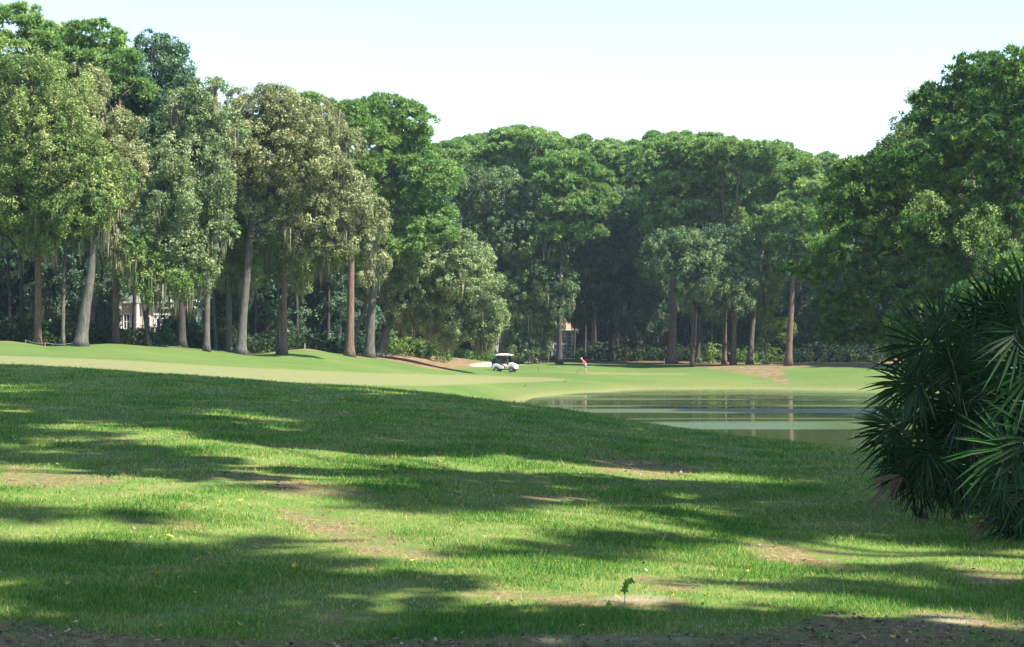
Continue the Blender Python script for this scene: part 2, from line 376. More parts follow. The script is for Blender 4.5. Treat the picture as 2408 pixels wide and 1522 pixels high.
sf = math_(nt, 'MULTIPLY', attr(nt, 'straw'), math_(nt, 'ADD', ramp(nt, n1, [(.30, (.1, .1, .1)), (.50, (1, 1, 1))]), 0.0), clamp=True)
c = mix(nt, sf, c, sc_)
c = mix(nt, attr(nt, 'shaded_litter'), c, mix(nt, n3, (.035, .028, .018), (.10, .065, .04)))  # leaf litter past the tree line, wood shade darkened into its colour
c = mix(nt, attr(nt, 'sand'), c, (.42, .36, .28))
c = mix(nt, math_(nt, 'MULTIPLY', attr(nt, 'drybank'), ramp(nt, n2, [(.42, (0, 0, 0)), (.6, (.55, .55, .55))])), c, (.24, .17, .08))
c = mix(nt, math_(nt, 'MULTIPLY', attr(nt, 'shore'), .4), c, (.26, .23, .12))
nt.links.new(c, b.inputs['Base Color']); b.inputs['Roughness'].default_value = .95; b.inputs['Specular IOR Level'].default_value = .1
bump(nt, b, math_(nt, 'ADD', n3, n2), .5, .03)
me = gridmesh('ground', vs, quads, {'fairway': fair, 'straw': straw, 'sand': sandm, 'dirt': dirtm, 'pale': palem, 'shore': shore, 'drybank': dry, 'near': near, 'shaded_litter': shaded_litter})
tag(link('ground', me, None, gm), 'rolling green lawn and fairway running down to the lake', kind='structure')

# water
wx = np.linspace(-14, 110, 60); wyy = np.linspace(44, 188, 60)
A, B = np.meshgrid(wx, wyy); ii = np.arange(3600).reshape(60, 60)
wq = np.stack([ii[:-1, :-1], ii[:-1, 1:], ii[1:, 1:], ii[1:, :-1]], -1).reshape(-1, 4)
wm, nt, b = newmat('lake_water')
p = geo_pos(nt); sep = nt.nodes.new('ShaderNodeSeparateXYZ'); nt.links.new(p, sep.inputs[0])
wob = noise(nt, .035, 2, .5, p)
yw = math_(nt, 'ADD', sep.outputs[1], math_(nt, 'MULTIPLY_ADD', wob, 6.0, -3.0))
def band(c0, w, amp):
    d = math_(nt, 'ABSOLUTE', math_(nt, 'SUBTRACT', yw, c0))
    return math_(nt, 'MULTIPLY', math_(nt, 'SUBTRACT', 1.0, math_(nt, 'DIVIDE', d, w), clamp=True), amp, clamp=True)
m_ = None
for c0, w, amp in ((104.5, 4.8, 2.6), (125, 3.8, 2.4), (134, 1.6, 1.0), (148, 2.4, 1.2), (161, 3.6, 1.5), (113, 1.0, .4)):
    q = band(c0, w, amp); m_ = q if m_ is None else math_(nt, 'MAXIMUM', m_, q)
mp = nt.nodes.new('ShaderNodeMapping'); mp.inputs['Scale'].default_value = (.5, 1.5, 1); nt.links.new(p, mp.inputs[0])
rip = noise(nt, 3.2, 4, .6, mp.outputs[0]); rip2 = noise(nt, .9, 3, .5, mp.outputs[0])
h = math_(nt, 'ADD', math_(nt, 'MULTIPLY', rip, math_(nt, 'ADD', math_(nt, 'MULTIPLY', m_, 1.0), .022)), math_(nt, 'MULTIPLY', rip2, .05))
b.inputs['Base Color'].default_value = (.070, .105, .035, 1); b.inputs['Roughness'].default_value = .04; b.inputs['IOR'].default_value = 1.4
bump(nt, b, h, 1.0, .10)
nt.links.new(math_(nt, 'MULTIPLY_ADD', m_, .26, .035, clamp=True), b.inputs['Roughness'])
me = gridmesh('lake_water', np.stack([A, B, np.full(A.shape, -3.2)], -1).reshape(-1, 3), wq, {})
tag(link('lake_water', me, None, wm), 'calm lake with wind ripple streaks', kind='structure')

# ------------------------------------------------------------------ foliage generators
def rdir(n): 
    d = rng.normal(size=(n, 3)); return d / np.linalg.norm(d, axis=1, keepdims=True)
def nrm(d): return d / np.maximum(np.linalg.norm(d, axis=1, keepdims=True), 1e-6)

def broad_leaves(ells, leaf=.34, dens=60, keep=1.0, clump=1.0, droop=.0, interior=.12):
    """ells: list of (cx,cy,cz,rx,ry,rz) in metres -> triangles (N*3,3), rnd (N*3)"""
    T = []; Rn = []
    for (cx, cy, cz, rx, ry, rz) in ells:
        A = 4 * math.pi * (((rx * ry) ** 1.6 + (rx * rz) ** 1.6 + (ry * rz) ** 1.6) / 3) ** (1 / 1.6)
        rm = 1.15 * clump
        n = max(4, int(A / (1.6 * clump * clump) * keep))
        d = rdir(n); 
        rf = rng.uniform(.78, 1.10, n); ins = rng.random(n) < interior; rf[ins] = rng.uniform(.25, .75, ins.sum())
        # pull in random bays so that the outline is uneven
        ph = rng.uniform(0, 6.28, 6)
        rf *= 1 + .10 * np.sin(3 * d[:, 0] + ph[0]) * np.sin(4 * d[:, 2] + ph[1]) + .09 * np.sin(6 * d[:, 2] + ph[2]) * np.sin(5 * d[:, 1] + ph[3])
        rf = np.minimum(rf, 1.12)
        mc = np.array([cx, cy, cz]) + d * rf[:, None] * np.array([rx, ry, rz])
        mr = rng.uniform(.6, 1.25, n) * rm * .8
        ns = 6
        d2 = nrm(rdir(n * ns) + .8 * np.repeat(d, ns, 0) + np.array([0, 0, .25]))
        scn = np.repeat(mc, ns, 0) + d2 * np.repeat(mr, ns)[:, None] * .8
        sr = rng.uniform(.25, .60, n * ns) * clump
        nl = max(4, int(dens * 2.1 * clump * clump / ns))
        d3 = nrm(rdir(n * ns * nl) + .7 * np.repeat(d2, nl, 0) + np.array([0, 0, .3]))
        pc = np.repeat(scn, nl, 0) + d3 * np.repeat(sr, nl)[:, None] * rng.uniform(.5, 1.05, (n * ns * nl, 1))
        nor = nrm(d3 + rdir(len(d3)) * .9)
        tan = nrm(np.cross(nor, rdir(len(nor)))); tan[:, 2] -= droop; tan = nrm(tan)
        bt = np.cross(nor, tan)
        L = leaf * rng.uniform(.45, 1.45, (len(pc), 1)); Wd = L * .62
        tri = np.stack([pc + tan * L * .6, pc - tan * L * .35 + bt * Wd * .5, pc - tan * L * .35 - bt * Wd * .5], 1)
        T.append(tri.reshape(-1, 3))
        Rn.append(np.repeat(np.clip(np.repeat(rng.random(n * ns), nl) * .6 + rng.random(len(pc)) * .4, 0, 1), 3))
    return np.concatenate(T), np.concatenate(Rn)

def pine_leaves(ells, tuft=.55, keep=1.0, dens=1.0):
    T = []; Rn = []
    for (cx, cy, cz, rx, ry, rz) in ells:
        A = 4 * math.pi * (((rx * ry) ** 1.6 + (rx * rz) ** 1.6 + (ry * rz) ** 1.6) / 3) ** (1 / 1.6)
        n = max(4, int(A / 1.75 * keep))
        d = rdir(n)
        d[:, 2] = np.where(d[:, 2] < -.35, -d[:, 2] * .5, d[:, 2]); d = nrm(d)
        rf = rng.uniform(.74, 1.12, n); ins = rng.random(n) < .16; rf[ins] = rng.uniform(.2, .7, ins.sum())
        ph = rng.uniform(0, 6.28, 4)
        rf *= 1 + .10 * np.sin(4 * d[:, 0] + ph[0]) * np.sin(5 * d[:, 2] + ph[1])
        mc = np.array([cx, cy, cz]) + d * rf[:, None] * np.array([rx, ry, rz])
        mr = rng.uniform(.45, .95, n)
        ns = int(15 * dens)                     # tufts on each flattened spray
        d2 = nrm(rdir(n * ns) + .45 * np.repeat(d, ns, 0) + np.array([0, 0, .55])); d2s = d2 * np.array([1, 1, .6])
        tc = np.repeat(mc, ns, 0) + d2s * np.repeat(mr, ns)[:, None] * rng.uniform(.55, 1.0, (n * ns, 1))
        nn = 13
        d3 = nrm(rdir(n * ns * nn) + .75 * np.repeat(nrm(d2 + np.array([0, 0, .35])), nn, 0))
        c0 = np.repeat(tc, nn, 0); L = tuft * rng.uniform(.55, 1.1, (len(c0), 1))
        side = nrm(np.cross(d3, rdir(len(d3)))) * tuft * .16
        tri = np.stack([c0 + d3 * L, c0 + side + d3 * L * .1, c0 - side + d3 * L * .1], 1)
        T.append(tri.reshape(-1, 3))
        Rn.append(np.repeat(np.clip(np.repeat(rng.random(n * ns), nn) * .7 + rng.random(len(c0)) * .3, 0, 1), 3))
    return np.concatenate(T), np.concatenate(Rn)

def moss_strips(ells, n, length=2.2):
    T = []; Rn = []
    for (cx, cy, cz, rx, ry, rz) in ells:
        for _ in range(n):
            a = rng.uniform(0, 6.283); q = math.sqrt(rng.uniform(.1, 1.0))
            x = cx + rx * q * math.cos(a); y = cy + ry * q * math.sin(a); zt = cz - rz * math.sqrt(max(0, 1 - q * q)) * .85 + .3
            Ln = length * rng.uniform(.3, 1.1)
            for _k in range(9):
                x1 = x + rng.normal() * .16; y1 = y + rng.normal() * .16; z0 = zt + rng.normal() * .2; l = Ln * rng.uniform(.5, 1.0)
                w = rng.uniform(.03, .09); an = rng.uniform(0, 3.14); dx = w * math.cos(an); dy = w * math.sin(an)
                T.append([(x1 - dx, y1 - dy, z0), (x1 + dx, y1 + dy, z0), (x1 + rng.normal() * .06, y1, z0 - l)]); Rn += [rng.random()] * 3
    return np.array(T).reshape(-1, 3), np.array(Rn)

def catmull(pts, n=6):
    pts = [Vector(p) for p in pts]; out = []
    if len(pts) < 3:
        return [pts[0].lerp(pts[-1], i / n) for i in range(n + 1)]
    ext = [pts[0] * 2 - pts[1]] + pts + [pts[-1] * 2 - pts[-2]]
    for i in range(1, len(ext) - 2):
        p0, p1, p2, p3 = ext[i - 1:i + 3]
        for k in range(n):
            t = k / n
            out.append(.5 * ((2 * p1) + (p2 - p0) * t + (2 * p0 - 5 * p1 + 4 * p2 - p3) * t * t + (3 * p1 - p0 - 3 * p2 + p3) * t ** 3))
    out.append(pts[-1]); return out

def make_tree(name, label, kind, y, trunk, crown, bark_m, leaf_m, group='trees along the edge of the wood', moss=0, leaf=.34, dens=60,
              keep=1.0, clump=1.0, limbs=True, yspread=.9, mosslen=2.2, cat='tree', dys=None, droop=0.0, limb_r=.12):
    leaf, dens = (leaf * .64, dens * 2.05) if kind != 'pine' else (leaf * .84, dens)
    """trunk: [(u,v,width px)] in photo pixels at depth y (metres); crown: [(u,v,ru,rv)] ellipses in photo pixels"""
    s = y / F
    tp = [P(u, v, y) for u, v, w in trunk]
    base = Vector((tp[0].x, y, gz(tp[0].x, y) - .05))
    # the foot follows the ground: shift the whole trunk foot to the terrain
    tp[0] = Vector((tp[0].x, y, base.z))
    root = empty(name, base, label, cat, group)
    if len(crown) >= 5:
        cr2 = list(crown); lowv = sorted(c_[1] for c_ in crown)[int(len(crown) * .55)]
        for (u_, v_, a_, b_) in crown:
            for _ in range(3):
                t_ = rng.uniform(0, 6.283); q_ = rng.uniform(.75, 1.05); k_ = rng.uniform(.20, .34)
                cr2.append((u_ + a_ * q_ * math.cos(t_), v_ - b_ * q_ * math.sin(t_) * .9, a_ * k_ * 1.15, b_ * k_ * (1.0 if kind != 'pine' else .8)))
            if v_ >= lowv and kind != 'pine' and not (1262 < u_ < 1380 and v_ > 680) and not (1540 < u_ < 1900):
                for _ in range(3):
                    cr2.append((u_ + rng.uniform(-.9, .9) * a_, v_ + b_ * rng.uniform(.8, 1.3) + rng.uniform(0, 26), rng.uniform(12, 26), rng.uniform(14, 30)))
        crown = cr2; dys = None
    mb = MB()
    path = catmull(tp, 6)
    ws = []
    for i in range(len(trunk) - 1):
        for k in range(6):
            ws.append((trunk[i][2] * (1 - k / 6) + trunk[i + 1][2] * k / 6) * s * .5)
    ws.append(trunk[-1][2] * s * .5)
    ws[0] *= 1.5; ws[1] *= 1.12
    ells = []
    for i, (u, v, ru, rv) in enumerate(crown):
        dy = (dys[i] if dys else float(rng.uniform(-.6, .6)) * ru * s)
        gsc = 1.10
        ells.append((ux(u, y), y + dy, vz(v, y), ru * s * gsc, ru * s * yspread * gsc, rv * s * gsc))
    mb.tube(path, ws, 10)
    if limbs:
        top = path[len(path) // 2:]
        for (cx, cy, cz, rx, ry, rz) in ells:
            for _ in range(3 if rx > 2.5 else (2 if rx > 1.2 else 0)):
                d = rdir(1)[0]; e = Vector((cx + d[0] * rx * .8, cy + d[1] * ry * .8, cz + d[2] * rz * .7))
                st = min(top, key=lambda q: (q - e).length + abs(q.z - (e.z - 2.0)) * .8)
                k = top.index(st); r0 = min(ws[len(path) // 2 + k] * (.30 if kind == 'pine' else .45), .2) + .02
                if (e - st).length < 1: continue
                mid = st.lerp(e, .5) + Vector((rng.normal() * .3, rng.normal() * .3, .12 * (e - st).length))
                mb.tube(catmull([st, mid, e], 4), np.linspace(r0, .02, 9), 6, cap=False)
    mb.build('trunk', M[bark_m], root, smooth=True, offset=base)
    if kind == 'pine': T, q = pine_leaves(ells, tuft=leaf, keep=keep, dens=dens)
    else: T, q = broad_leaves(ells, leaf=leaf, dens=dens, keep=keep, clump=clump, droop=droop)
    me = soup('crown', T - np.array(base)[None, :], 3, {'rnd': q}); link('crown', me, root, M[leaf_m])
    if moss:
        T, q = moss_strips(ells, moss, mosslen)
        link('moss', soup('moss', T - np.array(base)[None, :], 3, {'rnd': q}), root, M['moss'])['kind'] = 'stuff'
    return root

# ------------------------------------------------------------------ the trees along the wood's edge
O, PN = 'oak', 'pine'
# left block (140 to 160 m away)
make_tree('pine_tree', 'very tall pine with reddish bare trunk, its crown cut by the top left corner', PN, 146, [(88, 810, 18), (90, 700, 16), (88, 540, 14), (80, 300, 11), (60, 90, 6)],
          [(20, 60, 62, 42), (-30, 110, 60, 40), (70, 120, 55, 38), (30, 170, 80, 35), (-60, 190, 60, 40)], 'bark_pine', 'pine', dens=1, leaf=.5)
make_tree('pine_tree', 'tall pine with a rounded dome top standing behind the left oaks', PN, 162, [(217, 806, 12), (217, 700, 12), (214, 560, 11), (220, 350, 9), (210, 90, 5)],
          [(205, 80, 55, 28), (235, 120, 60, 35), (150, 120, 55, 38), (110, 95, 45, 30), (190, 165, 75, 40), (270, 150, 45, 30)], 'bark_pine', 'pine', dens=1, leaf=.5)
make_tree('pine_tree', 'pine whose straight trunk stands just left of the white house windows', PN, 152, [(273, 808, 17), (272, 700, 14), (272, 560, 12), (276, 380, 10), (285, 150, 5)],
          [(290, 160, 45, 30), (260, 210, 60, 35), (320, 215, 40, 30), (170, 230, 60, 30)], 'bark_pine', 'pine', dens=1, leaf=.5)
make_tree('oak_tree', 'broad oak with leaning grey trunk and grey-green crown filling the left edge', O, 143, [(189, 806, 32), (202, 720, 24), (214, 640, 19), (216, 540, 15), (180, 420, 11), (120, 260, 6)],
          [(40, 230, 90, 75), (120, 250, 85, 70), (-30, 340, 80, 80), (70, 350, 90, 75), (160, 380, 85, 70), (50, 450, 80, 65), (180, 470, 75, 55), (230, 420, 60, 55), (-40, 480, 60, 60), (110, 500, 70, 45)],
          'bark_grey', 'oak', moss=8, leaf=.27, dens=70)
make_tree('oak_tree', 'oak with a tan leafed crown rising between the leftmost oak and the dark magnolia', O, 147, [(148, 812, 10), (149, 700, 9), (158, 560, 9), (205, 430, 8), (260, 340, 5)],
          [(230, 300, 55, 55), (290, 335, 32, 45), (255, 380, 60, 60), (225, 470, 62, 45), (190, 220, 40, 40), (300, 420, 30, 35)], 'bark_grey', 'oak_tan', moss=4, leaf=.27, dens=70)
make_tree('magnolia_tree', 'tall dark glossy broadleaf tree with a ragged top standing above its neighbours at left', O, 156, [(428, 812, 20), (425, 700, 17), (410, 560, 15), (380, 380, 12), (370, 200, 6)],
          [(370, 150, 50, 45), (410, 180, 24, 50), (330, 200, 50, 50), (280, 190, 30, 32), (385, 250, 55, 55), (300, 270, 50, 50), (340, 330, 60, 60), (400, 330, 40, 60), (395, 420, 60, 70)],
          'bark_dark', 'oak_dark', moss=3, leaf=.30, dens=62)
make_tree('oak_tree', 'blue-green oak with a spiky top knob between the dark tree and the big tan oak', O, 150, [(486, 821, 15), (487, 700, 14), (488, 600, 12), (470, 460, 10), (480, 300, 6)],
          [(490, 240, 32, 28), (450, 280, 50, 45), (500, 310, 48, 50), (430, 370, 60, 50), (490, 400, 55, 60), (420, 470, 65, 60), (480, 500, 50, 50), (400, 560, 60, 50), (450, 600, 45, 45)],
          'bark_grey', 'oak_silver', moss=10, leaf=.28, dens=66)
make_tree('oak_tree', 'low spray of sunlit yellow-green leaves hanging in front of the white house', O, 149, [(350, 810, 9), (345, 740, 9), (370, 660, 8), (400, 640, 5)],
          [(395, 680, 46, 26), (425, 672, 30, 20), (360, 645, 45, 28), (320, 600, 55, 40)], 'bark_dark', 'shrub', moss=14, leaf=.26, dens=60, mosslen=2.6)
make_tree('oak_tree', 'slender tree with a forked dark upper trunk left of the curving grey trunk', O, 158, [(540, 828, 15), (538, 700, 13), (533, 560, 12), (540, 450, 9), (545, 380, 5)],
          [(545, 300, 45, 40), (520, 400, 40, 50), (570, 440, 45, 50), (505, 560, 38, 40), (555, 600, 35, 40)], 'bark_grey', 'oak', moss=6, leaf=.28, dens=55)
make_tree('oak_tree', 'thin grey sapling trunk beside the pale trunk at the rope fence', O, 160, [(508, 821, 7), (505, 760, 6), (500, 650, 5), (498, 580, 3)], [(500, 590, 30, 35), (510, 640, 22, 26)], 'bark_grey', 'oak', leaf=.28, dens=50)
make_tree('oak_tree', 'large spreading oak with tan bronze leaves on a thick curving grey trunk', O, 156, [(566, 828, 26), (572, 740, 20), (583, 620, 18), (596, 500, 15), (620, 400, 11), (660, 300, 6)],
          [(600, 270, 60, 42), (660, 275, 65, 48), (730, 300, 60, 48), (560, 320, 40, 40), (620, 350, 70, 55), (700, 370, 75, 60), (780, 360, 45, 45), (750, 430, 70, 55), (650, 440, 60, 45), (810, 470, 50, 50), (840, 540, 48, 55), (790, 560, 50, 45), (575, 400, 45, 40), (720, 500, 40, 35)],
          'bark_grey', 'oak_tan', moss=6, leaf=.28, dens=74)
make_tree('pine_tree', 'pine with a pink-lit straight trunk between the curving oak and the mound', PN, 159, [(667, 828, 16), (668, 720, 14), (668, 600, 12), (670, 450, 9), (672, 330, 5)],
          [(680, 340, 45, 30), (690, 400, 50, 30)], 'bark_pine', 'pine', dens=1, leaf=.5)
make_tree('oak_tree', 'thin twin trunk hugging the pink-lit pine, with leaf tufts halfway up', O, 160, [(653, 828, 7), (655, 700, 6), (640, 600, 5), (650, 540, 3)], [(660, 610, 45, 35), (690, 640, 32, 28), (640, 570, 40, 30), (600, 590, 25, 40)],
          'bark_grey', 'oak', moss=16, leaf=.28, dens=50)
make_tree('pine_tree', 'pine with bright orange-lit trunk on the mound', PN, 171, [(822, 836, 22), (824, 740, 18), (826, 620, 15), (830, 500, 12), (840, 300, 6)],
          [(840, 280, 60, 32), (800, 320, 45, 30), (870, 330, 50, 35), (850, 400, 50, 35)], 'bark_pine', 'pine', dens=1, leaf=.5)
make_tree('pine_tree', 'huge pine with bare arching limbs and the highest round crown right of the tan oak', PN, 176, [(868, 838, 24), (873, 740, 20), (882, 640, 16), (885, 560, 14), (892, 420, 11), (900, 300, 6)],
          [(900, 270, 70, 30), (950, 300, 55, 32), (870, 320, 50, 30), (960, 350, 55, 30), (990, 330, 30, 26), (920, 390, 60, 28), (1000, 400, 55, 28), (1030, 440, 45, 25), (950, 460, 60, 25), (880, 450, 35, 24), (1000, 500, 50, 26), (930, 520, 50, 26), (1020, 550, 50, 28), (960, 580, 55, 28)],
          'bark_grey', 'pine', dens=1, leaf=.52, keep=.95)
make_tree('pine_tree', 'dark round pine top peeping out behind the tan oak', PN, 200, [(712, 826, 10), (712, 600, 9), (710, 400, 7), (712, 240, 4)], [(715, 248, 48, 20), (760, 262, 35, 20), (690, 280, 50, 25)], 'bark_dark', 'pine', dens=1, leaf=.5)
make_tree('oak_tree', 'smooth grey tree forking low to the right between the two big pine trunks', O, 180, [(829, 834, 11), (838, 780, 10), (856, 730, 8), (868, 690, 5)], [(850, 640, 35, 35), (880, 670, 30, 25), (835, 600, 30, 30)], 'bark_grey', 'oak', leaf=.3, dens=50, moss=6)
make_tree('oak_tree', 'round silver-green live oak on a grey trunk leaning right at the mulch bed', O, 181, [(892, 841, 24), (905, 790, 18), (925, 735, 14), (945, 670, 12), (985, 620, 9), (1020, 590, 5)],
          [(1060, 600, 75, 48), (1000, 620, 70, 48), (1100, 650, 62, 52), (945, 630, 55, 40), (1040, 670, 75, 50), (1110, 715, 55, 42), (980, 680, 55, 38), (1060, 735, 55, 30), (1140, 740, 28, 24)],
          'bark_grey', 'oak_silver', moss=9, leaf=.29, dens=74)
make_tree('oak_tree', 'small dark leaning trunk under the round silver-green oak', O, 196, [(934, 822, 11), (942, 785, 9), (955, 750, 7), (960, 700, 4)], [(960, 720, 40, 28), (1010, 750, 40, 24), (1040, 775, 36, 22)], 'bark_dark', 'shrub', moss=20, leaf=.28, dens=50, mosslen=2.4)
make_tree('oak_tree', 'tall layered oak in the centre with its left side in shade, behind the golf cart', O, 226, [(1182, 846, 24), (1184, 780, 18), (1186, 700, 16), (1190, 600, 13), (1170, 480, 7)],
          [(1150, 450, 58, 38), (1205, 470, 60, 42), (1110, 480, 36, 34), (1180, 530, 65, 45), (1240, 560, 62, 48), (1150, 590, 60, 48), (1270, 620, 55, 45), (1220, 660, 65, 48), (1160, 670, 45, 45), (1300, 690, 44, 44), (1250, 720, 60, 42), (1290, 740, 40, 28), (1225, 770, 40, 30), (1255, 800, 26, 36)],
          'bark_grey', 'oak_mid', moss=12, leaf=.32, dens=72, mosslen=3.0)
make_tree('oak_tree', 'ivy-wrapped pale stems under the tall layered oak right behind the golf cart', O, 229, [(1202, 846, 12), (1203, 790, 10), (1200, 740, 8), (1196, 690, 4)], [(1205, 740, 26, 40), (1245, 815, 18, 26)], 'bark_grey', 'oak', moss=14, leaf=.3, dens=45, mosslen=3.2)
make_tree('pine_tree', 'dark bare pine trunk in front of the cream cottage window', PN, 224, [(1315, 848, 14), (1316, 760, 11), (1318, 640, 10), (1326, 500, 8), (1330, 380, 5)],
          [(1330, 390, 60, 28), (1380, 420, 50, 28), (1310, 440, 55, 28), (1390, 470, 42, 26), (1350, 500, 60, 28), (1310, 560, 50, 30), (1370, 545, 42, 28)], 'bark_dark', 'pine', dens=1, leaf=.55)
make_tree('pine_tree', 'broad pine crown above the shaded side of the central layered oak', PN, 236, [(1262, 846, 14), (1262, 640, 12), (1260, 440, 10), (1258, 340, 5)],
          [(1230, 335, 60, 24), (1180, 360, 50, 28), (1280, 350, 55, 26), (1130, 390, 50, 28), (1240, 400, 60, 28), (1100, 430, 40, 30), (1170, 420, 60, 28)], 'bark_pine', 'pine', dens=1, leaf=.55)
make_tree('pine_tree', 'pine with a thick straight trunk and wide sunlit crown right of the golfer', PN, 228, [(1580, 853, 23), (1582, 740, 18), (1584, 640, 16), (1588, 500, 13), (1592, 370, 7)],
          [(1560, 370, 62, 26), (1620, 385, 60, 26), (1520, 400, 50, 26), (1680, 420, 50, 26), (1580, 430, 60, 26), (1640, 450, 60, 26), (1540, 470, 55, 28), (1700, 465, 45, 26), (1600, 500, 60, 25), (1680, 510, 50, 24), (1560, 530, 45, 24), (1715, 520, 30, 22)],
          'bark_pine', 'pine', dens=1, leaf=.55)
make_tree('oak_tree', 'blue-green broadleaf tree hiding the middle of the thick pine trunk right of the golfer', O, 217, [(1628, 852, 10), (1629, 780, 9), (1640, 680, 8), (1650, 560, 5)],
          [(1720, 580, 42, 42), (1740, 640, 42, 45), (1690, 620, 50, 50), (1752, 680, 32, 32), (1705, 690, 50, 40), (1650, 650, 48, 44), (1640, 700, 34, 30), (1600, 590, 50, 40), (1556, 610, 40, 34)],
          'bark_dark', 'oak_mid', leaf=.32, dens=66, moss=3)
make_tree('oak_tree', 'deep green shaded tree left of the thick pine trunk behind the golfer', O, 236, [(1436, 850, 10), (1437, 740, 9), (1440, 640, 8), (1450, 520, 5)],
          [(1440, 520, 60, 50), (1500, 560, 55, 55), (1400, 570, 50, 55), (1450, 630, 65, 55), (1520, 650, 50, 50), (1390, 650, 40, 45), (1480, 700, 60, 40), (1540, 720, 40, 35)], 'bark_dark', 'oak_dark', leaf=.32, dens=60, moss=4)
make_tree('pine_tree', 'slim pine leaning to the right with a long bare trunk and fan-shaped crown', PN, 222, [(1763, 854, 15), (1770, 760, 12), (1783, 650, 11), (1800, 540, 9), (1814, 450, 7), (1820, 390, 4)],
          [(1800, 370, 62, 26), (1850, 400, 62, 30), (1760, 410, 45, 28), (1890, 430, 45, 30), (1820, 440, 55, 26), (1870, 480, 50, 26)], 'bark_grey', 'pine', dens=1, leaf=.52)
make_tree('pine_tree', 'pine with a clean bare trunk, last one before the dark trees on the right', PN, 215, [(1854, 854, 16), (1860, 740, 13), (1868, 640, 12), (1880, 560, 10), (1895, 470, 5)],
          [(1890, 480, 50, 28), (1920, 450, 45, 28), (1850, 510, 45, 28), (1900, 540, 55, 30), (1850, 570, 40, 26), (1930, 590, 45, 30), (1890, 620, 45, 24)], 'bark_pine', 'pine', dens=1, leaf=.52)
make_tree('pine_tree', 'short-looking pine trunk, left one of the close pair on the orange straw', PN, 224, [(1703, 852, 11), (1704, 760, 10), (1705, 640, 8), (1700, 420, 5)], [(1690, 380, 55, 24), (1660, 350, 50, 24), (1730, 400, 45, 26)], 'bark_pine', 'pine', dens=1, leaf=.55)
make_tree('pine_tree', 'pink-lit pine trunk, right one of the close pair on the orange straw', PN, 221, [(1724, 853, 13), (1727, 760, 11), (1730, 640, 9), (1735, 420, 5)], [(1740, 360, 55, 26), (1770, 385, 50, 26), (1700, 350, 45, 22)], 'bark_pine', 'pine', dens=1, leaf=.55)
ivy = make_tree('oak_tree', 'trunk wrapped in sunlit ivy between the leaning pine and the clean bare pine', O, 219, [(1803, 855, 12), (1802, 760, 9), (1802, 640, 8), (1806, 560, 5)],
          [(1808, 600, 26, 45), (1812, 700, 14, 70), (1806, 790, 10, 55), (1830, 780, 24, 14), (1790, 560, 30, 34)], 'bark_grey', 'shrub', leaf=.28, dens=46, limbs=False)
make_tree('pine_tree', 'dark slim pine trunk just right of the thick pine, in the shade', PN, 230, [(1641, 853, 10), (1643, 760, 9), (1646, 640, 8), (1650, 380, 5)], [(1640, 345, 50, 22), (1600, 345, 40, 20), (1680, 370, 40, 22)], 'bark_dark', 'pine', dens=1, leaf=.55)
make_tree('oak_tree', 'drooping dark oak spray screening the middle of the white house', O, 165, [(345, 812, 8), (340, 740, 7), (330, 690, 5)],
          [(230, 700, 40, 34), (245, 745, 18, 18), (430, 720, 34, 50), (425, 780, 14, 26), (140, 700, 50, 60)], 'bark_dark', 'oak_dark', leaf=.27, dens=48, moss=14, mosslen=2.2, limbs=False)
make_tree('oak_tree', 'dark sprawling understory oak left of the cottage roof', O, 240, [(1130, 838, 10), (1130, 790, 8), (1140, 740, 5)],
          [(1100, 770, 44, 22), (1150, 752, 32, 18), (1235, 775, 30, 30), (1275, 765, 22, 16), (1366, 742, 18, 18)], 'bark_dark', 'oak_dark', leaf=.3, dens=48, moss=12, limbs=False)
# second row: crowns along the skyline
sky_row = [
 ('pine crown on the skyline directly right of the huge round pine', 1045, 355, 50, 250), ('feathery pine crown in the dip of the skyline at the centre left', 1100, 345, 42, 262),
 ('small ragged pine top left of the highest central pines', 1150, 335, 38, 270), ('round pine crown at the highest point of the central skyline', 1215, 322, 48, 262),
 ('flat pine crown right of the highest central pine top', 1275, 335, 45, 268), ('even green pine crown above the cottage, on the skyline', 1335, 345, 50, 262),
 ('pine crown on the skyline above the golfer', 1395, 352, 48, 266), ('pine crown at the shallow dip right above the golfer', 1450, 360, 45, 258),
 ('pine crown rising left of the thick-trunked pine', 1505, 352, 42, 262), ('rounded pine crown on the skyline above the thick-trunked pine', 1560, 335, 48, 264),
 ('knobbly pine crown just right of the rounded skyline pine', 1635, 340, 42, 268), ('pine crown descending towards the leaning pine on the skyline', 1710, 352, 45, 262),
 ('pine crown behind the fan-shaped leaning pine', 1790, 372, 45, 258), ('hazy distant pine crown in the gap before the dark trees', 1930, 385, 50, 292),
 ('last hazy pine crown half hidden by the dark trees', 1985, 405, 42, 285), ('pine crown filling the gap behind the fan pine on the right', 1860, 392, 42, 275)]
for (lab, u, v, r, yy) in sky_row:
    cr = [(u, v + 14, r, 20), (u - r * .5, v + 34, r * .8, 22), (u + r * .6, v + 38, r * .8, 22), (u, v + 70, r * 1.1, 26), (u - r * .4, v + 110, r, 26), (u + r * .3, v + 150, r * 1.1, 30)]
    cr += [(u + rng.uniform(-1, 1) * r, v - rng.uniform(2, 12), rng.uniform(9, 16), rng.uniform(6, 10)) for _ in range(4)]
    make_tree('pine_tree', lab, PN, yy, [(u, 848, 11), (u + 2, 700, 10), (u - 2, 500, 8), (u, v + 25, 4)], cr, 'bark_dark', 'pine', group='pines along the skyline', dens=1, leaf=.6, keep=.9)
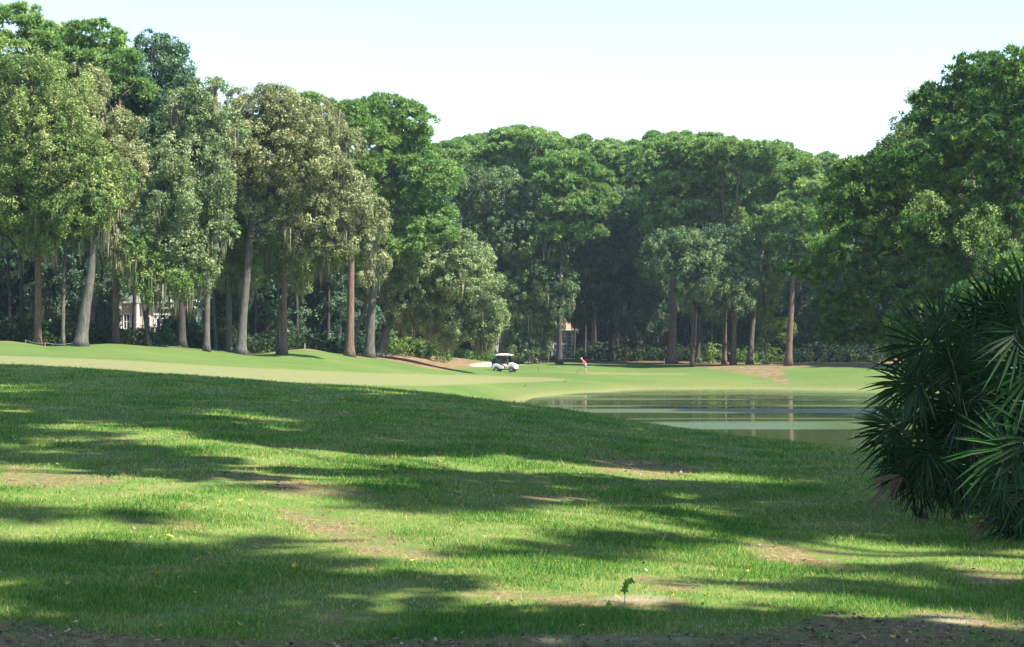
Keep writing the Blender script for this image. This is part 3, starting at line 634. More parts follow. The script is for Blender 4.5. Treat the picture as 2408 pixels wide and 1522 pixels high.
# second row of broadleaf crowns, shaded
back_row = [('dark broadleaf crown deep behind the leftmost trunks', 40, 600, 95, 70, 172), ('shaded crown behind the white house', 330, 560, 100, 80, 190), ('shadowy oak crown behind the curving trunk', 600, 600, 95, 85, 186),
            ('shadowy oak crown between the curving trunk and the mound', 720, 590, 85, 90, 190), ('dark crown behind the forked grey tree', 800, 650, 70, 70, 205), ('shaded crown behind the round silver-green oak', 960, 520, 90, 80, 222),
            ('dark crown in the hollow left of the central oak', 1090, 560, 65, 85, 245), ('dark crown behind the cream cottage', 1370, 640, 60, 80, 292), ('shaded crown right of the ivy trunk', 1840, 680, 70, 60, 245),
            ('dark crown behind the last bare pine trunk', 1930, 700, 75, 60, 240), ('dark crown between the thick pine and the paired trunks', 1620, 560, 70, 70, 250), ('dark crown behind the paired trunks', 1730, 720, 60, 60, 246),
            ('shadowy crown behind the far left pine trunk', 150, 560, 90, 70, 180), ('shadowy crown behind the pale trunk', 470, 600, 80, 70, 185)]
for (lab, u, v, ru, rv, yy) in back_row:
    cr = [(u, v - rv * .4, ru * .7, rv * .6), (u - ru * .5, v, ru * .6, rv * .6), (u + ru * .5, v + rv * .1, ru * .6, rv * .6), (u, v + rv * .5, ru * .8, rv * .55), (u - ru * .6, v + rv * 1.2, ru * .6, rv * .6), (u + ru * .5, v + rv * 1.35, ru * .6, rv * .6)]
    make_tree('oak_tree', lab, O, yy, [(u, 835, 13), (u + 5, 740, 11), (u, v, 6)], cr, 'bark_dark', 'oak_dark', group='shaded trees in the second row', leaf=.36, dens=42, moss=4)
# slim trunks deeper in the wood
px = [20, 50, 130, 240, 315, 440, 600, 625, 700, 745, 770, 800, 1000, 1130, 1350, 1375, 1400, 1470, 1500, 1545, 1672, 1785, 1825, 1885, 1915, 1960, 2005]
protoT = None
SL = ['at the far left edge', 'just left of the tall reddish pine trunk', 'between the reddish pine and the leaning grey oak', 'right of the leaning grey oak', 'in front of the white house middle', 'right of the white house', 'just right of the curving grey oak', 'second right of the curving grey oak',
      'just right of the pink-lit pine', 'left of the glimpsed bungalow', 'in front of the glimpsed bungalow', 'just left of the orange-lit pine', 'behind the fan palms', 'behind the hedge', 'first right of the cottage window', 'above the golfer', 'just right of the golfer', 'second right of the golfer',
      'midway between golfer and thick pine', 'just left of the thick pine', 'left of the paired trunks', 'between leaning pine and ivy trunk', 'right of the ivy trunk', 'right of the last bare pine', 'second right of the last bare pine', 'near the right end of the straw', 'beside the palmetto tip']
for k, u in enumerate(px):
    yy = float(np.interp(u, [0, 300, 600, 900, 1200, 1500, 2050], [158, 165, 178, 196, 238, 246, 232])) + (k * 7 % 5) * 1.5
    if protoT is None:
        protoT = make_tree('slim_tree', 'slim dark trunk in the shade ' + SL[0], O, yy, [(u, 812, 8), (u + 3, 700, 7), (u - 2, 600, 6), (u, 520, 4)], [(u, 530, 50, 45), (u + 15, 590, 35, 30)],
                           'bark_dark', 'oak_dark', group='slim trunks in the shade of the wood', cat='tree', leaf=.36, dens=40, moss=3)
    else:
        t = copy_tree(protoT); t['label'] = 'slim dark trunk in the shade ' + SL[k]; x = ux(u, yy); t.location = (x, yy, gz(x, yy) - .05); t.rotation_euler.z = k * 1.3; sc = 1 + (k * 37 % 11) * .04; t.scale = (sc, sc, sc)

# right block: nearer pines on the right bank
R_ = 'dark pines on the right bank'
make_tree('pine_tree', 'tall dark pine at the right edge with the highest crown on that side', PN, 118, [(2385, 960, 22), (2390, 700, 20), (2385, 450, 16), (2380, 250, 10), (2385, 150, 5)],
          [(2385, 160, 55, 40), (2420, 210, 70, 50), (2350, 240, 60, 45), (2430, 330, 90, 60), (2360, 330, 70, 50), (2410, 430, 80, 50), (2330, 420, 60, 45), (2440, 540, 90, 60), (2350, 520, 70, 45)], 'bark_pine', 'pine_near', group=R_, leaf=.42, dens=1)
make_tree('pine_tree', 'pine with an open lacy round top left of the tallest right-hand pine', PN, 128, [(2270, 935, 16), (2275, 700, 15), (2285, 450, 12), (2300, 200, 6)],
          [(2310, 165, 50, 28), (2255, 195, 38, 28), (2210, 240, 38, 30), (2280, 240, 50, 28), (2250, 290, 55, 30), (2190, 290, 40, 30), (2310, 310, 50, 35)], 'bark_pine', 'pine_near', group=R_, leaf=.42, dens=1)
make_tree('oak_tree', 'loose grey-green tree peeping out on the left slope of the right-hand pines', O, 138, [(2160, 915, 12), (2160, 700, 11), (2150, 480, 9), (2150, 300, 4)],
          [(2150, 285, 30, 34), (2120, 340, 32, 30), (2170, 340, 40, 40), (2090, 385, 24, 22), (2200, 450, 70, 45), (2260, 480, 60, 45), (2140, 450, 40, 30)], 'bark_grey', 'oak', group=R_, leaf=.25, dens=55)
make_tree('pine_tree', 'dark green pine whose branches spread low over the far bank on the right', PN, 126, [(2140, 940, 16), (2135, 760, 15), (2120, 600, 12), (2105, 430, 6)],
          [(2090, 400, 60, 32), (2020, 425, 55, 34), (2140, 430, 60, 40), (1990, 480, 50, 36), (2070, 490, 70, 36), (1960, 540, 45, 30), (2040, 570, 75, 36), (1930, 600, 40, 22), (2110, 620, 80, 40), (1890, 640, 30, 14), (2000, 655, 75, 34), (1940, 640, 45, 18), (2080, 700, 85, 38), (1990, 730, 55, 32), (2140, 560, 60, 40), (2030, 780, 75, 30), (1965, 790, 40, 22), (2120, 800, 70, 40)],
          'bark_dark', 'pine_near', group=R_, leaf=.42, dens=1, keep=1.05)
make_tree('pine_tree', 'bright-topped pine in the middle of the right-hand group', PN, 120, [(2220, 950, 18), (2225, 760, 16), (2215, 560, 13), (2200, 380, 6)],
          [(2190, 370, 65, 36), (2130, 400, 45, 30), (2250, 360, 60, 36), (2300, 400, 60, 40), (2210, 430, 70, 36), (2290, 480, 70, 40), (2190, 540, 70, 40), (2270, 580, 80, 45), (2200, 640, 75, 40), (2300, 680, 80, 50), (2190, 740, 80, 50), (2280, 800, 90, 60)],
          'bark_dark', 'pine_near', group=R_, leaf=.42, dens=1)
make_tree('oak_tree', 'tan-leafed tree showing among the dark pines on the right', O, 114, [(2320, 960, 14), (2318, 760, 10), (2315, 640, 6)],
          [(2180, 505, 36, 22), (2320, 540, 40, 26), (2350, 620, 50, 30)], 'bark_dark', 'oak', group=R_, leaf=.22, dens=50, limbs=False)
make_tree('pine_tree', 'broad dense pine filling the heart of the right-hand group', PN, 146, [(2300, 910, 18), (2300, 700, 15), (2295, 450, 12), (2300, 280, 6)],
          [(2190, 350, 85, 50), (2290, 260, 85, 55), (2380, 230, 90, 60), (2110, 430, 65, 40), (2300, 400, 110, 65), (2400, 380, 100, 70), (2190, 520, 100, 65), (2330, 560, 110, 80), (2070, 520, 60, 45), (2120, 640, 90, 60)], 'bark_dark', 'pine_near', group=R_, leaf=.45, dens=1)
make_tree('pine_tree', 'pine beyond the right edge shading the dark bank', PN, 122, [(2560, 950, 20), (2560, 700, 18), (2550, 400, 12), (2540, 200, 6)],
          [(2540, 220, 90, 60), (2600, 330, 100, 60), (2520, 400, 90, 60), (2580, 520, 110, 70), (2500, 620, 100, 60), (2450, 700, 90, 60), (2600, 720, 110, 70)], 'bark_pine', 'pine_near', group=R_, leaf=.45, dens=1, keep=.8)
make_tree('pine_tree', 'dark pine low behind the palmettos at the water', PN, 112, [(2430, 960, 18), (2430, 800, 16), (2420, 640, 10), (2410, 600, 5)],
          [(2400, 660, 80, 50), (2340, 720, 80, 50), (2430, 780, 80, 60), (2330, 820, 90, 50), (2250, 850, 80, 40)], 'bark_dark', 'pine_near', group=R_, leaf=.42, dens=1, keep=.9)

# ------------------------------------------------------------------ understory
def bush(name, label, u, v, y, ells, mat, leaf=.2, dens=70, group=None, cat='shrub', clump=.6):
    base = P(u, v, y); base.z = gz(base.x, y)
    s = y / F
    E = [(base.x + (du - u) * s, y + float(rng.uniform(-.3, .3)), base.z + h * s, ru * s, ru * s * .9, rv * s) for du, h, ru, rv in ells]
    T, q = broad_leaves(E, leaf=leaf, dens=dens, clump=clump, interior=.35)
    me = soup(name, T - np.array(base)[None, :], 3, {'rnd': q}); o = link(name, me, None, M[mat]); o.location = base
    return tag(o, label, cat, group)
GB = 'shrubs under the trees'
bush('shrub', 'sunlit yellow-green shrub between the thick pine and the paired trunks', 1690, 850, 227, [(1660, 14, 16, 16), (1685, 18, 18, 18), (1672, 28, 14, 12)], 'shrub', group=GB)
bush('shrub', 'sunlit shrub tucked right behind the paired pine trunks', 1750, 850, 227, [(1742, 14, 14, 16), (1762, 12, 12, 14)], 'shrub', group=GB)
bush('shrub', 'low shrub between the leaning pine and the ivy trunk', 1785, 850, 228, [(1780, 10, 18, 12), (1820, 12, 16, 12)], 'shrub', group=GB)
bush('shrub', 'yellow-green shrub at the foot of the leaning grey oak', 940, 836, 192, [(925, 30, 20, 22), (950, 18, 22, 18), (915, 12, 14, 14)], 'shrub', group=GB)
bush('shrub', 'spreading shrub beside the palm clump on the mulch bed', 1000, 838, 200, [(980, 16, 26, 14), (1010, 14, 24, 14), (1035, 10, 20, 12)], 'hedge', group=GB)
bush('shrub', 'moss-draped shrub mass under the round oak', 1090, 812, 232, [(1070, 25, 32, 26), (1110, 22, 30, 26), (1140, 25, 25, 25)], 'wood_mass', group=GB)
bush('shrub', 'blue-green shrub mass left of the cottage window', 1275, 846, 236, [(1265, 30, 18, 32), (1280, 25, 16, 28), (1285, 58, 14, 24), (1260, 62, 12, 18)], 'hedge', group=GB)
bush('shrub', 'small bright yellow-green bush behind the golf cart roof', 1214, 848, 230, [(1210, 8, 7, 9), (1217, 5, 7, 7)], 'shrub', group=GB, dens=90)
bush('shrub', 'dark clipped bushes in front of the white house', 360, 812, 160, [(300, 14, 22, 14), (330, 16, 24, 16), (360, 14, 22, 14), (385, 12, 20, 12), (410, 14, 18, 14)], 'hedge', group=GB)
bush('shrub', 'dark bush left of the leaning grey trunk', 120, 812, 160, [(110, 18, 26, 20), (145, 14, 20, 16)], 'wood_mass', group=GB)
bush('shrub', 'shaded shrub behind the rope fence left of the mound', 620, 828, 185, [(600, 16, 26, 18), (640, 14, 24, 16), (695, 14, 24, 18)], 'wood_mass', group=GB)
bush('shrub', 'shaded shrub between the mound and the orange-lit pine', 770, 830, 195, [(750, 16, 26, 20), (790, 16, 24, 20)], 'wood_mass', group=GB)
bush('shrub', 'shrubs in the shade beyond the straw on the right', 1900, 856, 226, [(1890, 14, 26, 20), (1930, 18, 26, 22), (1975, 16, 28, 22), (2020, 16, 26, 22)], 'wood_mass', group=GB)
bush('shrub', 'shaded shrubs behind the golfer', 1460, 850, 246, [(1400, 16, 26, 22), (1440, 16, 26, 20), (1490, 18, 28, 22), (1540, 16, 26, 20)], 'wood_mass', group=GB)

# clipped hedge
def hedge(label, u0, u1, y, hgt, dep):
    x0, x1 = ux(u0, y), ux(u1, y); n = int((x1 - x0) * hgt * 260)
    face = rng.random(n); x = rng.uniform(x0, x1, n)
    yy = np.where(face < .6, y - dep / 2 + rng.normal(0, .06, n), y + rng.uniform(-dep / 2, dep / 2, n))
    hz = np.where(face < .6, rng.uniform(0, hgt, n), hgt + rng.normal(0, .07, n))
    hz += .1 * np.sin(x * 1.7) * (hz / hgt)
    pc = np.stack([x, yy, ground(x, yy) + hz], 1)
    nor = nrm(np.where(face[:, None] < .6, [[0, -1, .3]], [[0, 0, 1]]) + rdir(n) * .8); tan = nrm(np.cross(nor, rdir(n))); bt = np.cross(nor, tan)
    T = np.stack([pc + tan * .17, pc - tan * .09 + bt * .09, pc - tan * .09 - bt * .09], 1).reshape(-1, 3)
    base = np.array([(x0 + x1) / 2, y, gz((x0 + x1) / 2, y)])
    o = link('hedge', soup('hedge', T - base, 3, {'rnd': np.repeat(rng.random(n), 3)}), None, M['hedge']); o.location = base
    tag(o, label, 'hedge')
    # solid woody heart of the hedge
    mb = MB(); k = 10
    for i in range(k):
        a, c_ = x0 + (x1 - x0) * i / k, x0 + (x1 - x0) * (i + 1) / k
        mb.box(a, c_, y - dep / 2 + .1, y + dep / 2 - .1, gz(a, y) - .2 , gz(a, y) + hgt - .12)
    mb.build('branches', M['wood_mass'], o, offset=base)
hedge('clipped green hedge running left from the golf cart behind the mulch', 1040, 1168, 226, 1.0, 1.2)
hedge('short shaded stretch of hedge right of the golf cart roof', 1190, 1235, 232, .9, 1.2)

# sunlit fan palms on the mulch bed
def small_palm(u, y, label, n=26, r=.95, h0=.5):
    x = ux(u, y); base = Vector((x, y, gz(x, y))); T = []; q = []
    for k in range(n):
        a = k * 2.4; el = random.uniform(.15, 1.3); L = r * random.uniform(.7, 1.15)
        d = Vector((math.cos(a) * math.cos(el), math.sin(a) * math.cos(el), math.sin(el))); c0 = Vector((0, 0, h0)) + d * L * .6
        for j in range(9):
            t = (j - 4) * .30; sd = d.cross(Vector((0, 0, 1))).normalized()
            e = (d * math.cos(t) + sd * math.sin(t)) * L * .75 + Vector((0, 0, -.12)); w = d.cross(sd) * .035 + sd * .02
            T += [c0 + w, c0 - w, c0 + e]; q += [random.random()] * 3
    root = empty('fan_palm', base, label, 'palm', 'fan palms on the mulch bed')
    link('fronds', soup('fronds', np.array([tuple(t) for t in T]), 3, {'rnd': q}), root, M['shrub'])
    MB().tube([(0, 0, -.05), (0, 0, h0 + .1)], [.14, .1], 8).build('trunk', M['bark_dark'], root)
small_palm(965, 198, 'sunlit fan palm directly behind the dark leaning trunk', r=1.3, h0=.6)
small_palm(1000, 202, 'sunlit fan palm in the middle of the mulch bed group', r=1.5, h0=.7)
small_palm(1028, 205, 'sunlit fan palm nearest the hedge', r=1.2, h0=.5)

EDGE = ([-500, 0, 300, 450, 600, 725, 830, 950, 1190, 1500, 2050, 2200], [141, 142, 150, 157, 164, 176, 184, 208, 240, 236, 220, 215])
E = []
for k in range(330):
    u = rng.uniform(-60, 2080); y0 = float(np.interp(u, *EDGE)) + 3 + rng.exponential(5.0); x = ux(u, y0)
    if (1040 < u < 1352) or (150 < u < 450 and y0 < 178 and k % 3): continue
    r_ = rng.uniform(.35, 1.1); E.append((x, y0, gz(x, y0) + r_ * .45, r_ * 1.2, r_, r_ * rng.uniform(.6, 1.3)))
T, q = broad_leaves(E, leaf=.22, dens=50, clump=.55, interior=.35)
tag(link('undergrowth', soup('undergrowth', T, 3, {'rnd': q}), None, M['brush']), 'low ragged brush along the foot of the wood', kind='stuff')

# deep wood: one dense mass far behind (stuff)
def woodland():
    T = []; q = []
    us = np.arange(-500, 2900, 55)
    for k, u in enumerate(us):
        yy = float(np.interp(u, [-500, 0, 300, 600, 900, 1200, 1500, 2050, 2400, 2900], [185, 196, 204, 212, 240, 296, 296, 285, 205, 190])) + rng.uniform(-6, 8)
        s = yy / F; x = ux(u, yy); g0 = gz(x, yy)
        vtop = float(np.interp(u, [-500, 0, 200, 420, 500, 650, 900, 1050, 1200, 1500, 1800, 1950, 2100, 2200, 2400, 2900], [200, 200, 220, 260, 330, 340, 340, 400, 390, 400, 420, 440, 420, 350, 250, 200]))
        ht = EYE - (vtop - HV) * s - g0
        n = int(ht / 3.0)
        E = [(x + rng.uniform(-1, 1), yy + rng.uniform(-2, 2), g0 + 1.0 + (i + .5) * ht / n, 34 * s * rng.uniform(.9, 1.15) + .8, 2.4, ht / n * .85) for i in range(n)]
        a, b_ = broad_leaves(E, leaf=.62, dens=17, clump=1.25, interior=.3); T.append(a); q.append(b_)
        x2, y2 = ux(u + 27, yy + 9), yy + 9; g2 = gz(x2, y2)
        E = [(x2, y2, g2 + h_, 46 * s, 2.2, 1.6) for h_ in (.3, 2.4, 4.6, 7.0, 9.5)]
        a, b_ = broad_leaves(E, leaf=.7, dens=14, clump=1.25, interior=.3); T.append(a); q.append(b_)
    T = np.concatenate(T); q = np.concatenate(q)
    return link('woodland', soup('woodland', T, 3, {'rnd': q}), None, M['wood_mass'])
tag(woodland(), 'dense dark wood closing off the view far behind the front trees', kind='stuff')

# ------------------------------------------------------------------ near trees outside the view whose crowns shade the lawn
LIT = [ # lit patches of the lawn, in photo pixels
 [(-80, 1085), (0, 1092), (122, 1099), (185, 1112), (296, 1121), (370, 1140), (480, 1128), (540, 1145), (670, 1160), (750, 1169), (824, 1180), (898, 1205), (1009, 1217), (1120, 1228), (1232, 1214), (1306, 1190), (1380, 1182), (1499, 1216), (1620, 1232), (1640, 1242), (1499, 1246),
  (1380, 1244), (1269, 1252), (1213, 1273), (1232, 1284), (1110, 1296), (1100, 1303), (1180, 1318), (1083, 1326), (991, 1330), (935, 1317), (824, 1299), (749, 1277), (667, 1256), (537, 1252), (445, 1273), (333, 1277), (185, 1266), (-80, 1262)],
 [(260, 1004), (408, 1022), (556, 1045), (741, 1066), (861, 1082), (1046, 1076), (1195, 1075), (1269, 1086), (1400, 1098), (1499, 1108), (1651, 1112), (1821, 1128), (1800, 1140), (1613, 1131), (1499, 1125), (1380, 1114), (1230, 1106), (1046, 1098), (900, 1104), (950, 1134), (860, 1148), (760, 1150), (680, 1132), (620, 1118), (593, 1092), (480, 1062), (400, 1046)],
 [(-80, 1378), (0, 1384), (111, 1399), (74, 1420), (-80, 1420)], [(482, 962), (650, 985), (640, 993), (500, 974)],
 [(1240, 1143), (1390, 1149), (1380, 1156), (1250, 1152)], [(1499, 1160), (1600, 1166), (1590, 1174), (1490, 1170)], [(1600, 1186), (1700, 1194), (1690, 1204), (1610, 1198)],
 [(1130, 1332), (1499, 1336), (1632, 1288), (1700, 1284), (1840, 1302), (2010, 1324), (1950, 1352), (1764, 1364), (1650, 1372), (1500, 1356), (1260, 1352)],
 [(1200, 1376), (1399, 1382), (1499, 1384), (1640, 1400), (1764, 1392), (1990, 1407), (2140, 1411), (2122, 1449), (1990, 1430), (1764, 1424), (1640, 1430), (1500, 1424), (1343, 1425), (1050, 1417), (1020, 1405)],
 [(2085, 1268), (2240, 1285), (2500, 1320), (2500, 1372), (2280, 1345), (2140, 1322), (1990, 1300)], [(2142, 1440), (2330, 1446), (2420, 1462), (2330, 1482), (2200, 1476)],
 [(2300, 1215), (2500, 1235), (2500, 1250), (2300, 1228)]]
DARK = [[(-80, 1186), (0, 1188), (93, 1204), (222, 1195), (320, 1208), (222, 1221), (-80, 1217)], [(650, 1100), (760, 1112), (930, 1112), (1240, 1118), (1240, 1124), (900, 1124), (740, 1122)],
        [(1269, 1309), (1380, 1304), (1520, 1312), (1500, 1322), (1306, 1322)]]
HALF = [[(-80, 900), (180, 905), (100, 930), (-80, 925)], [(-80, 945), (110, 955), (60, 975), (-80, 972)], [(150, 985), (420, 1000), (260, 1060), (-80, 1075), (-80, 1030)], [(-80, 1310), (140, 1318), (-80, 1330)],
        [(1600, 1250), (2000, 1262), (2300, 1250), (2408, 1290), (2100, 1300), (1700, 1280)], [(700, 900), (860, 915), (1000, 930), (880, 935)], [(1990, 1352), (2400, 1385), (2300, 1400), (1990, 1372)], [(560, 990), (900, 1010), (760, 1016), (600, 1004)]]
cells = []
y = 3.0
while y < 66:
    dyc = .42 if y > 14 else .36
    x0, x1 = -.29 * y - 2.5, .30 * y + 9
    x = x0
    while x < x1:
        gx = x + rng.normal() * .08; gy = y + rng.normal() * .08
        cells.append((gx, gy)); x += .55
    y += dyc
cells = np.array(cells); cz_ = ground(cells[:, 0], cells[:, 1]); cu, cv = proj(cells[:, 0], cells[:, 1], cz_)
crest_y = np.interp(np.clip(cu, -500, 2900), UG, CRG)
lit = np.zeros(len(cells), bool)
for ox, oy in ((0, 0), (0, .38), (0, -.38), (.3, 0), (-.3, 0)):
    zz_ = ground(cells[:, 0] + ox, cells[:, 1] + oy); u2, v2 = proj(cells[:, 0] + ox, cells[:, 1] + oy, zz_)
    for p_ in LIT: lit |= inpoly(u2, v2, p_)
for p_ in DARK: lit &= ~inpoly(cu, cv, p_)
half = np.zeros(len(cells), bool)
for p_ in HALF: half |= inpoly(cu, cv, p_)
pre_ok = np.ones(len(cells), bool)
keepc = (~lit) & (cells[:, 1] < crest_y + 4) & ~(half & (rng.random(len(cells)) < .6)) & (rng.random(len(cells)) > .02)
G = np.stack([cells[:, 0], cells[:, 1], cz_], 1)[keepc]
SV = np.array(sdir)
TR = np.array([(8.5, 4), (9.0, 15), (10.5, 25), (13, 35), (15.5, 46), (18.5, 57), (19, 8), (23, 20), (27, 33), (31, 47), (29, 2), (33, 16), (38, 30), (8, -7), (18, -6)], float)
best = np.full(len(G), 1e9); bh = np.zeros(len(G)); bt = np.zeros(len(G), int)
for h in np.arange(10.5, 27, 1.0):
    t = h / SV[2]; px_ = G[:, 0] + SV[0] * t; py_ = G[:, 1] + SV[1] * t
    uu, vv = proj(px_, np.maximum(py_, .1), G[:, 2] + h)
    vis = (py_ > 1) & (vv > -60) & (uu > -60) & (uu < 2470)
    for k, (tx, ty) in enumerate(TR):
        dd = np.hypot(px_ - tx, py_ - ty) + 500 * vis + rng.uniform(0, 2.2, len(G))
        m = dd < best; best[m] = dd[m]; bh[m] = h; bt[m] = k
G = G[best < 400]; bh = bh[best < 400]; bt = bt[best < 400]
bh += rng.uniform(-.6, .6, len(G)); CP = G + SV[None, :] * (bh / SV[2])[:, None]
near_lab = ['shade tree just right of the camera', 'shade tree right of the nearest lit lawn', 'shade tree beside the palmettos', 'shade tree behind the palmettos on the right', 'shade tree at the right end of the lawn', 'shade tree by the lake shore on the right',
            'second shade tree right of the camera', 'shade tree well right of the palmettos', 'shade tree far right above the shore', 'outermost shade tree near the shore', 'shade tree furthest right beside the camera', 'shade tree far right in the middle', 'outermost shade tree on the right', 'shade tree behind the camera', 'second shade tree behind the camera']
for k, (tx, ty) in enumerate(TR):
    sel = CP[bt == k]
    if not len(sel): continue
    g0 = gz(tx, ty); base = np.array([tx, ty, g0 - .05])
    root = empty('shade_tree', base, near_lab[k] + ', unseen, added to block skylight', 'tree', 'trees shading the lawn')
    nl = 44; n = len(sel)
    d = rdir(n * nl); pc = np.repeat(sel, nl, 0) + d * rng.uniform(.1, .52, (n * nl, 1)); nor = nrm(rdir(n * nl) + np.array([0, 0, .5])); tan = nrm(np.cross(nor, rdir(n * nl))); bb = np.cross(nor, tan)
    T = np.stack([pc + tan * .24, pc - tan * .12 + bb * .13, pc - tan * .12 - bb * .13], 1).reshape(-1, 3)
    link('crown', soup('crown', T - base, 3, {'rnd': np.repeat(rng.random(n * nl), 3)}), root, M['canopy'])
    mb = MB(); topz = float(np.percentile(sel[:, 2], 85))
    path = catmull([base, (tx + .3, ty + .2, g0 + topz * .4), (tx - .2, ty - .2, topz)], 6)
    mb.tube(path, np.linspace(.32, .08, len(path)), 10)
    pick = sel[rng.choice(n, min(n, max(3, n // 22)), replace=False)]
    for e in pick:
        e = Vector(e); st = path[min(len(path) - 2, max(3, int(len(path) * (e.z * .72 - g0) / max(topz - g0, 1))))]
        mid = st.lerp(e, .5) + Vector((0, 0, .08 * (e - st).length))
        mb.tube(catmull([st, mid, e], 3), np.linspace(.09, .015, 7), 5, cap=False)
    mb.build('trunk', M['bark_dark'], root, smooth=True, offset=base)

for k, (tx, ty, lab) in enumerate([(-10, -8, 'shade tree behind the camera on the left'), (-18, 3, 'shade tree left of the camera'), (-25, 18, 'shade tree left of the lit lawn'), (-32, 34, 'shade tree left above the swell of the lawn'), (0, -18, 'shade tree well behind the camera')]):  # unseen trees added to hold skylight off the near lawn
    g0 = gz(tx, ty); base = np.array([tx, ty, g0 - .05]); root = empty('shade_tree', base, lab + ', unseen, added to block skylight', 'tree', 'trees shading the lawn')
    E = [(tx + rng.normal() * 2.4, ty + rng.normal() * 2.4, g0 + 9 + i * 1.7, 3.4, 3.4, 2.2) for i in range(9)]
    T, q = broad_leaves(E, leaf=.6, dens=16, clump=1.3); link('crown', soup('crown', T - base, 3, {'rnd': q}), root, M['canopy'])
    MB().tube(catmull([base, (tx + .3, ty, g0 + 8), (tx, ty + .3, g0 + 20)], 5), np.linspace(.35, .08, 11), 10).build('trunk', M['bark_dark'], root, smooth=True, offset=base)

# ------------------------------------------------------------------ grass blades on the near lawn (stuff)
NB = 800000
yy = (8.8 ** -.25 + rng.random(NB) * (63 ** -.25 - 8.8 ** -.25)) ** -4
xx = rng.uniform(-1, 1, NB) * (.29 * yy + .3) + rng.choice([0, 0, 0, 0, 0, 1, 1, -1], NB) * rng.uniform(0, 2.2, NB)
zz = ground(xx, yy); gu, gv = proj(xx, yy, zz)
cr_ = np.interp(np.clip(gu, -500, 2900), UG, CRG)
dm = np.zeros(NB, bool)
for p_ in DIRT + PALE: dm |= inpoly(gu + rng.normal(0, 14, NB), gv + rng.normal(0, 4, NB), p_)
pn = np.sin(xx * 1.9 + 2 * np.sin(yy * .8)) * np.sin(yy * 1.3 + 1.5 * np.sin(xx * .9)) + .5 * np.sin(xx * 5.1 + yy * 3.7) * np.sin(yy * 6.3 - xx)
thin = np.clip(.35 + pn * .9, .05, 1); bottom = inpoly(gu, gv, DIRT[0])
kp = (yy < cr_ + 3) & (rng.random(NB) < np.where(bottom, .06, np.where(dm, .16, np.clip(thin + .35, .25, 1))))
xx, yy, zz = xx[kp], yy[kp], zz[kp]; pn = pn[kp]; dm = dm[kp]; n = len(xx)
hgt = .025 * (yy / 11) ** .42 * rng.uniform(.5, 1.5, n) * (1 + .35 * np.clip(pn, -1, 1)) * np.where(dm, .7, 1)
hgt *= 1 + 1.1 * (rng.random(n) < .02)
wid = .0022 * (yy / 10) ** .8 * rng.uniform(.7, 1.4, n)
a = rng.uniform(0, 2 * np.pi, n); la = rng.uniform(0, 2 * np.pi, n); lean = rng.uniform(.15, .9, n) * hgt
b0 = np.stack([xx, yy, zz - .004], 1); sd = np.stack([np.cos(a), np.sin(a), 0 * a], 1) * wid[:, None]
tip = b0 + np.stack([np.cos(la) * lean, np.sin(la) * lean, hgt], 1)
T = np.stack([b0 - sd, b0 + sd, tip], 1).reshape(-1, 3)
q = np.clip(rng.random(n) * .62 + .08 - .15 * pn + np.where(dm, .35, 0), 0, 1)
gb, nt, b = newmat('grass_blades')
nn_ = noise(nt, .8, 4, .6, geo_pos(nt))
f = math_(nt, 'ADD', math_(nt, 'MULTIPLY', attr(nt, 'rnd'), .7), math_(nt, 'MULTIPLY', nn_, .45))
c = ramp(nt, f, [(.20, (.012, .140, .024)), (.40, (.085, .26, .034)), (.56, (.27, .38, .075)), (.74, (.58, .50, .22))])
nt.links.new(c, b.inputs['Base Color']); b.inputs['Roughness'].default_value = .5; b.inputs['Specular IOR Level'].default_value = .2
t_ = nt.nodes.new('ShaderNodeBsdfTranslucent'); nt.links.new(c, t_.inputs[0]); mx = nt.nodes.new('ShaderNodeMixShader'); mx.inputs[0].default_value = .45
nt.links.new(b.outputs[0], mx.inputs[1]); nt.links.new(t_.outputs[0], mx.inputs[2]); nt.links.new(mx.outputs[0], nt.nodes['Material Output'].inputs[0])
tag(link('grass', soup('grass', T, 3, {'rnd': np.repeat(q, 3)}), None, gb), 'short lawn grass with tufts and worn patches', kind='stuff')

# ------------------------------------------------------------------ fallen leaves, twigs, seedling on the lawn
def unproj(u, v):
    lo, hi = 5.0, 60.0
    for yq in np.arange(6, 62, .1):
        if proj(0, yq, gz(ux(u, yq), yq))[1] <= v: return ux(u, yq), yq
    return ux(u, 40), 40.0
def leafmat(name, col): return plain(name, col, .6, var=.25, scale=30)
LM = {'yellow': leafmat('yellow_leaf', (.58, .42, .05)), 'brown': leafmat('brown_leaf', (.34, .16, .07)), 'pale': leafmat('pale_leaf', (.62, .60, .52)), 'green': leafmat('green_leaf', (.16, .34, .05))}
def leaf_mesh(name, star, r):
    vs = [(0, 0, .004)]; n = 10 if star else 12
    for k in range(n):
        t = 2 * math.pi * k / n
        q = (r if k % 2 == 0 else r * .42) if star else r * (.45 + .55 * abs(math.cos(t)))
        vs.append((q * math.cos(t) * 1.0, q * math.sin(t) * (1 if star else .5), .004 + .35 * r * abs(math.sin(t * 1.5 + .4))))
    me = bpy.data.meshes.new(name); me.from_pydata(vs, [], [(0, k + 1, (k + 1) % n + 1) for k in range(n)]); me.update(); return me
